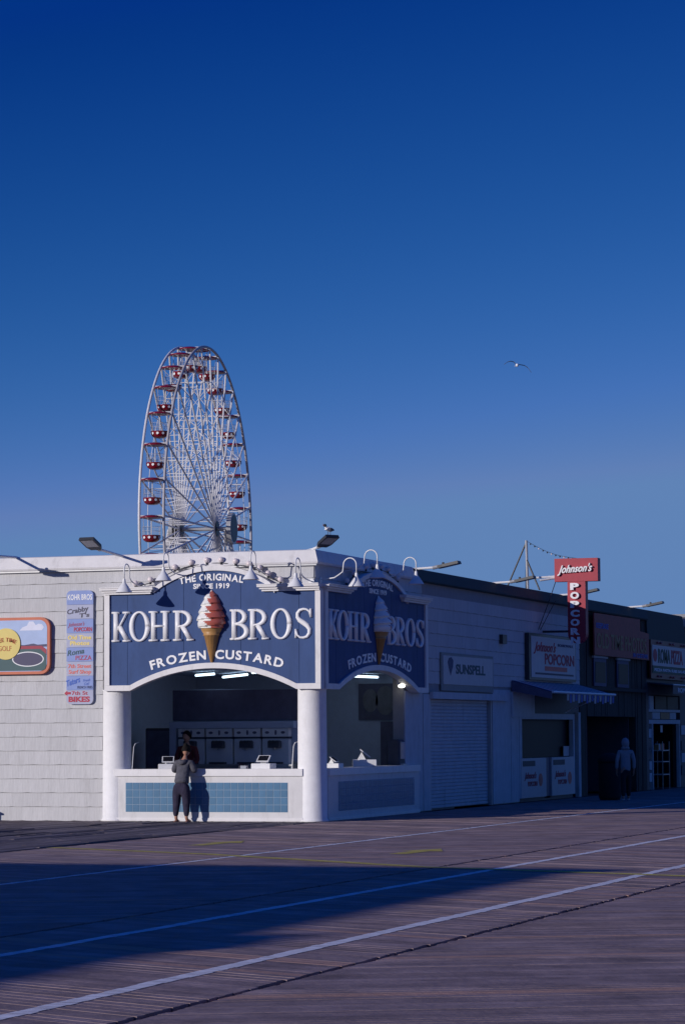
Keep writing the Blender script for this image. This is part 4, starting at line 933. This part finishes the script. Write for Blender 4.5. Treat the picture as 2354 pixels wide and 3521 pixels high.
mesh_part('hood', skin_mesh('hood', [(-.09,.10,1.27,.040),(-.05,.03,1.24,.055),(0,.0,1.215,.060),(.05,.03,1.24,.055),(.09,.10,1.27,.040)], [(0,1),(1,2),(2,3),(3,4)], 'hoodie'), t)
mesh_part('trousers', skin_mesh('trousers', [(0,.02,.86,(.150,.13)),(0,-.015,.74,(.190,.165)),(-.102,-.01,.62,(.120,.125)),(-.106,.0,.42,(.086,.09)),(-.118,-.02,.22,.068),(-.118,-.02,.10,.052),
    (.102,-.01,.62,(.120,.125)),(.106,.0,.42,(.086,.09)),(.118,-.02,.22,.068),(.118,-.02,.10,.052)], [(0,1),(1,2),(2,3),(3,4),(4,5),(1,6),(6,7),(7,8),(8,9)], 'trousers', root=1), t)
for s_ in (-1,1): build('sandal', MB().prism(ellipse(cx+s_*.128,cy+.055,.045,.125,16), lambda u,w_,d: (u,w_,d), .010, .030), 'sandal', t)
head_parts(t, (cx,cy+.27,1.47), (0,.85,-.35))

def standing(label, x, y, face, top, legs, tone='skin', style='plain', hgt=1.0, z0=0.012, arms='down', shoes='black_cloth', hair='hair', step=0.0):
    t = thing('person', label, 'person', (x,y,z0)); t.rotation_euler = (0,0,face); k = hgt
    WL[t] = (0,0,0)                                     # built in the person's own frame, looking along +y
    sc = lambda Q: [(a*k,b*k,c*k,(r[0]*k,r[1]*k) if isinstance(r,tuple) else r*k) for a,b,c,r in Q]
    if arms == 'down': AL = lambda s_: [(s_*.18,0,1.42,.052),(s_*.245,-.02,1.16,.042),(s_*.25,.06,.92,.033),(s_*.245,.08,.86,.026)]
    else: AL = lambda s_: [(s_*.18,0,1.42,.052),(s_*.25,.02,1.17,.042),(s_*.17,.24,1.10,.033),(s_*.14,.32,1.11,.026)]
    J = [(0,0,.95,.10),(0,0,1.18,.10),(0,0,1.40,.10),(0,0,1.50,.046),(0,.01,1.57,.044)] + AL(-1) + AL(1)
    for s_ in (-1,1): J += [(s_*.085,s_*step*.3,.86,.085),(s_*.09,s_*step*.6+.01,.48,.056),(s_*.095,s_*step,.09,.036),(s_*.095,s_*step+.05,.035,.036),(s_*.10,s_*step+.15,.028,.028)]
    E_ = [(0,1),(1,2),(2,3),(3,4),(2,5),(5,6),(6,7),(7,8),(2,9),(9,10),(10,11),(11,12),(0,13),(13,14),(14,15),(15,16),(16,17),(0,18),(18,19),(19,20),(20,21),(21,22)]
    J = sc(J)
    for wv, s_ in ((8,-1),(12,1)): hand(J, E_, wv, (0,.25,-1) if arms=='down' else (-s_*.3,1,0), (0,1,.2) if arms=='down' else (-s_,-.3,0), (s_,0,0) if arms=='down' else (0,0,1))
    mesh_part('body', skin_mesh('body', J, E_, tone), t)
    T_ = [(0,0,.80,(.165,.135)),(0,0,1.02,(.158,.12)),(0,0,1.30,(.165,.115)),(0,0,1.42,(.14,.10)),(0,0,1.49,(.075,.070))]
    for s_ in (-1,1): a = AL(s_); T_ += [(a[0][0],a[0][1],a[0][2],.072),(a[1][0],a[1][1],a[1][2],.060),(a[2][0],a[2][1],a[2][2],.050)]
    mesh_part('top', skin_mesh('top', sc(T_), [(0,1),(1,2),(2,3),(3,4),(3,5),(5,6),(6,7),(3,8),(8,9),(9,10)], top), t)
    Q = [(0,0,.96,(.145,.115)),(0,0,.88,(.16,.13))]
    for s_ in (-1,1): Q += [(s_*.09,s_*step*.4,.76,.095),(s_*.092,s_*step*.65,.46,.075),(s_*.095,s_*step*.98,.12,.060)]
    mesh_part('trousers', skin_mesh('trousers', sc(Q), [(0,1),(1,2),(2,3),(3,4),(1,5),(5,6),(6,7)], legs, root=1), t)
    for s_ in (-1,1): mesh_part('shoe', skin_mesh('shoe', sc([(s_*.095,s_*step-.02,.05,.042),(s_*.097,s_*step+.08,.042,.040),(s_*.10,s_*step+.17,.034,.030)]), [(0,1),(1,2)], shoes), t)
    head_parts(t, (0,.02*k,1.66*k), (0,1,-.1), tone, hair, style)
    if style == 'hood':
        mb = MB(); V_ = []; n, m = 18, 10
        for j in range(m+1):
            q = math.pi*(.02+.80*j/m)
            for i in range(n):
                a = 2*math.pi*i/n; fr_ = max(math.sin(a),0); qq = min(q, math.pi*(.82-.50*fr_)); r = math.sin(qq)
                V_.append((r*math.cos(a)*.115*k, (r*math.sin(a)*.13-.012)*k, (1.665+math.cos(qq)*.155)*k))
        mb.add(V_, [(j*n+i,(j+1)*n+i,(j+1)*n+(i+1)%n,j*n+(i+1)%n) for j in range(m) for i in range(n)] + [tuple(range(n))]); build('hood', mb, top, t, True)
        mesh_part('hood_collar', skin_mesh('hood_collar', sc([(-.09,.05,1.50,.045),(-.07,-.06,1.53,.055),(.07,-.06,1.53,.055),(.09,.05,1.50,.045)]), [(0,1),(1,2),(2,3)], top), t)
    return t
standing('worker in a maroon shirt behind the front counter', -3.53, 1.75, math.pi-.15, 'maroon', 'black_cloth', hgt=1.05, arms='fwd')
standing('worker in dark maroon inside near the side counter', -.85, 2.1, -1.2, 'maroon', 'black_cloth', hgt=1.02, arms='fwd')
standing('walker in a pale hooded top passing the dark shop fronts', 2.46, 17.4, .35, 'pale_hood', 'black_cloth', style='hood', hgt=.90, shoes='white_board', step=.16)

def gull_body(t, P, k=1.0):
    build('body', MB(), 'gull_white', t) if False else None
# gull standing on the corner flood light
gx, gy, gz = .42, -.29, 5.855
t = thing('gull', 'small gull with a black head standing on the corner flood light', 'bird', (gx,gy,gz))
J = [(-.02,-.02,.110,.046),(.02,.035,.110,.042),(.05,.095,.105,.016),(-.05,-.06,.165,.028),(-.06,-.08,.195,.030)]
mesh_part('body', skin_mesh('body', [(a,b,c,r) for a,b,c,r in J], [(0,1),(1,2),(0,3),(3,4)], 'gull_white'), t)
build('head', MB().ball((gx-.06,gy-.08,gz+.20), .034, 12, 8), 'gull_dark', t, True)
build('beak', MB().lathe([(.012,0),(.002,.05)], (gx-.085,gy-.115,gz+.19), 6), 'darkred', t)
for s_ in (-1,1):
    mesh_part('wing', skin_mesh('wing', [(-.02+s_*.045,-.02-s_*.02,.13,(.016,.036)),(.02+s_*.042,.04-s_*.02,.120,(.014,.032)),(.055+s_*.02,.105,.110,(.008,.012))], [(0,1),(1,2)], 'gull_grey'), t)
    build('leg', MB().tube([(gx+s_*.03,gy-s_*.012,gz+.085),(gx+s_*.03,gy-s_*.012,gz)], .006, 5), 'gull_dark', t)
# gull gliding in the sky
o0 = Vector((-8.06,45.96,15.43)); rv = Vector((math.cos(YAW),math.sin(YAW),0)); fv = Vector((-math.sin(YAW),math.cos(YAW),0)); uv = Vector((0,0,1))
t = thing('gull', 'gull gliding in the blue sky with arched wings', 'bird', o0)
Pg = lambda a, b, c: tuple(rv*a + fv*b + uv*c)
mesh_part('body', skin_mesh('body', [(*Pg(0,-.20,-.02),.03),(*Pg(0,-.10,.0),.062),(*Pg(0,.08,.0),.06),(*Pg(0,.26,.01),.02)], [(0,1),(1,2),(2,3)], 'gull_white'), t)
build('head', MB().ball(tuple(o0+Vector(Pg(0,-.22,-.04))), .042, 10, 8), 'gull_white', t, True); build('beak', MB().tube([tuple(o0+Vector(Pg(0,-.26,-.045))), tuple(o0+Vector(Pg(0,-.32,-.055)))], [.014,.003], 6), 'gull_dark', t)
build('tail', MB().add([tuple(o0+Vector(Pg(*p))) for p in ((-.03,.22,.01),(.03,.22,.01),(.08,.38,.01),(-.08,.38,.01),(-.03,.22,.02),(.03,.22,.02),(.08,.38,.015),(-.08,.38,.015))], [(0,1,2,3),(7,6,5,4),(0,4,5,1),(1,5,6,2),(2,6,7,3),(3,7,4,0)]), 'gull_white', t)
for s_, line in ((-1,[(-.04,.03),(-.12,.13),(-.24,.155),(-.36,.12),(-.48,.03)]),(1,[(.04,.03),(.14,.02),(.28,-.01),(.40,-.09),(.53,-.28)])):
    mb = MB(); V_ = []; ch = [.16,.17,.15,.11,.03]
    for (a, c), w_ in zip(line, ch): V_ += [Pg(a,-w_*.5,c),Pg(a,w_*.5,c-.005),Pg(a,w_*.1,c+.014)]
    V_ = [tuple(o0+Vector(p)) for p in V_]; fs = []
    for i in range(4): fs += [(i*3,i*3+3,i*3+4,i*3+1),(i*3+1,i*3+4,i*3+5,i*3+2),(i*3+2,i*3+5,i*3+3,i*3)]
    build('wing', mb.add(V_, fs+[(12,13,14)]), 'gull_grey', t)
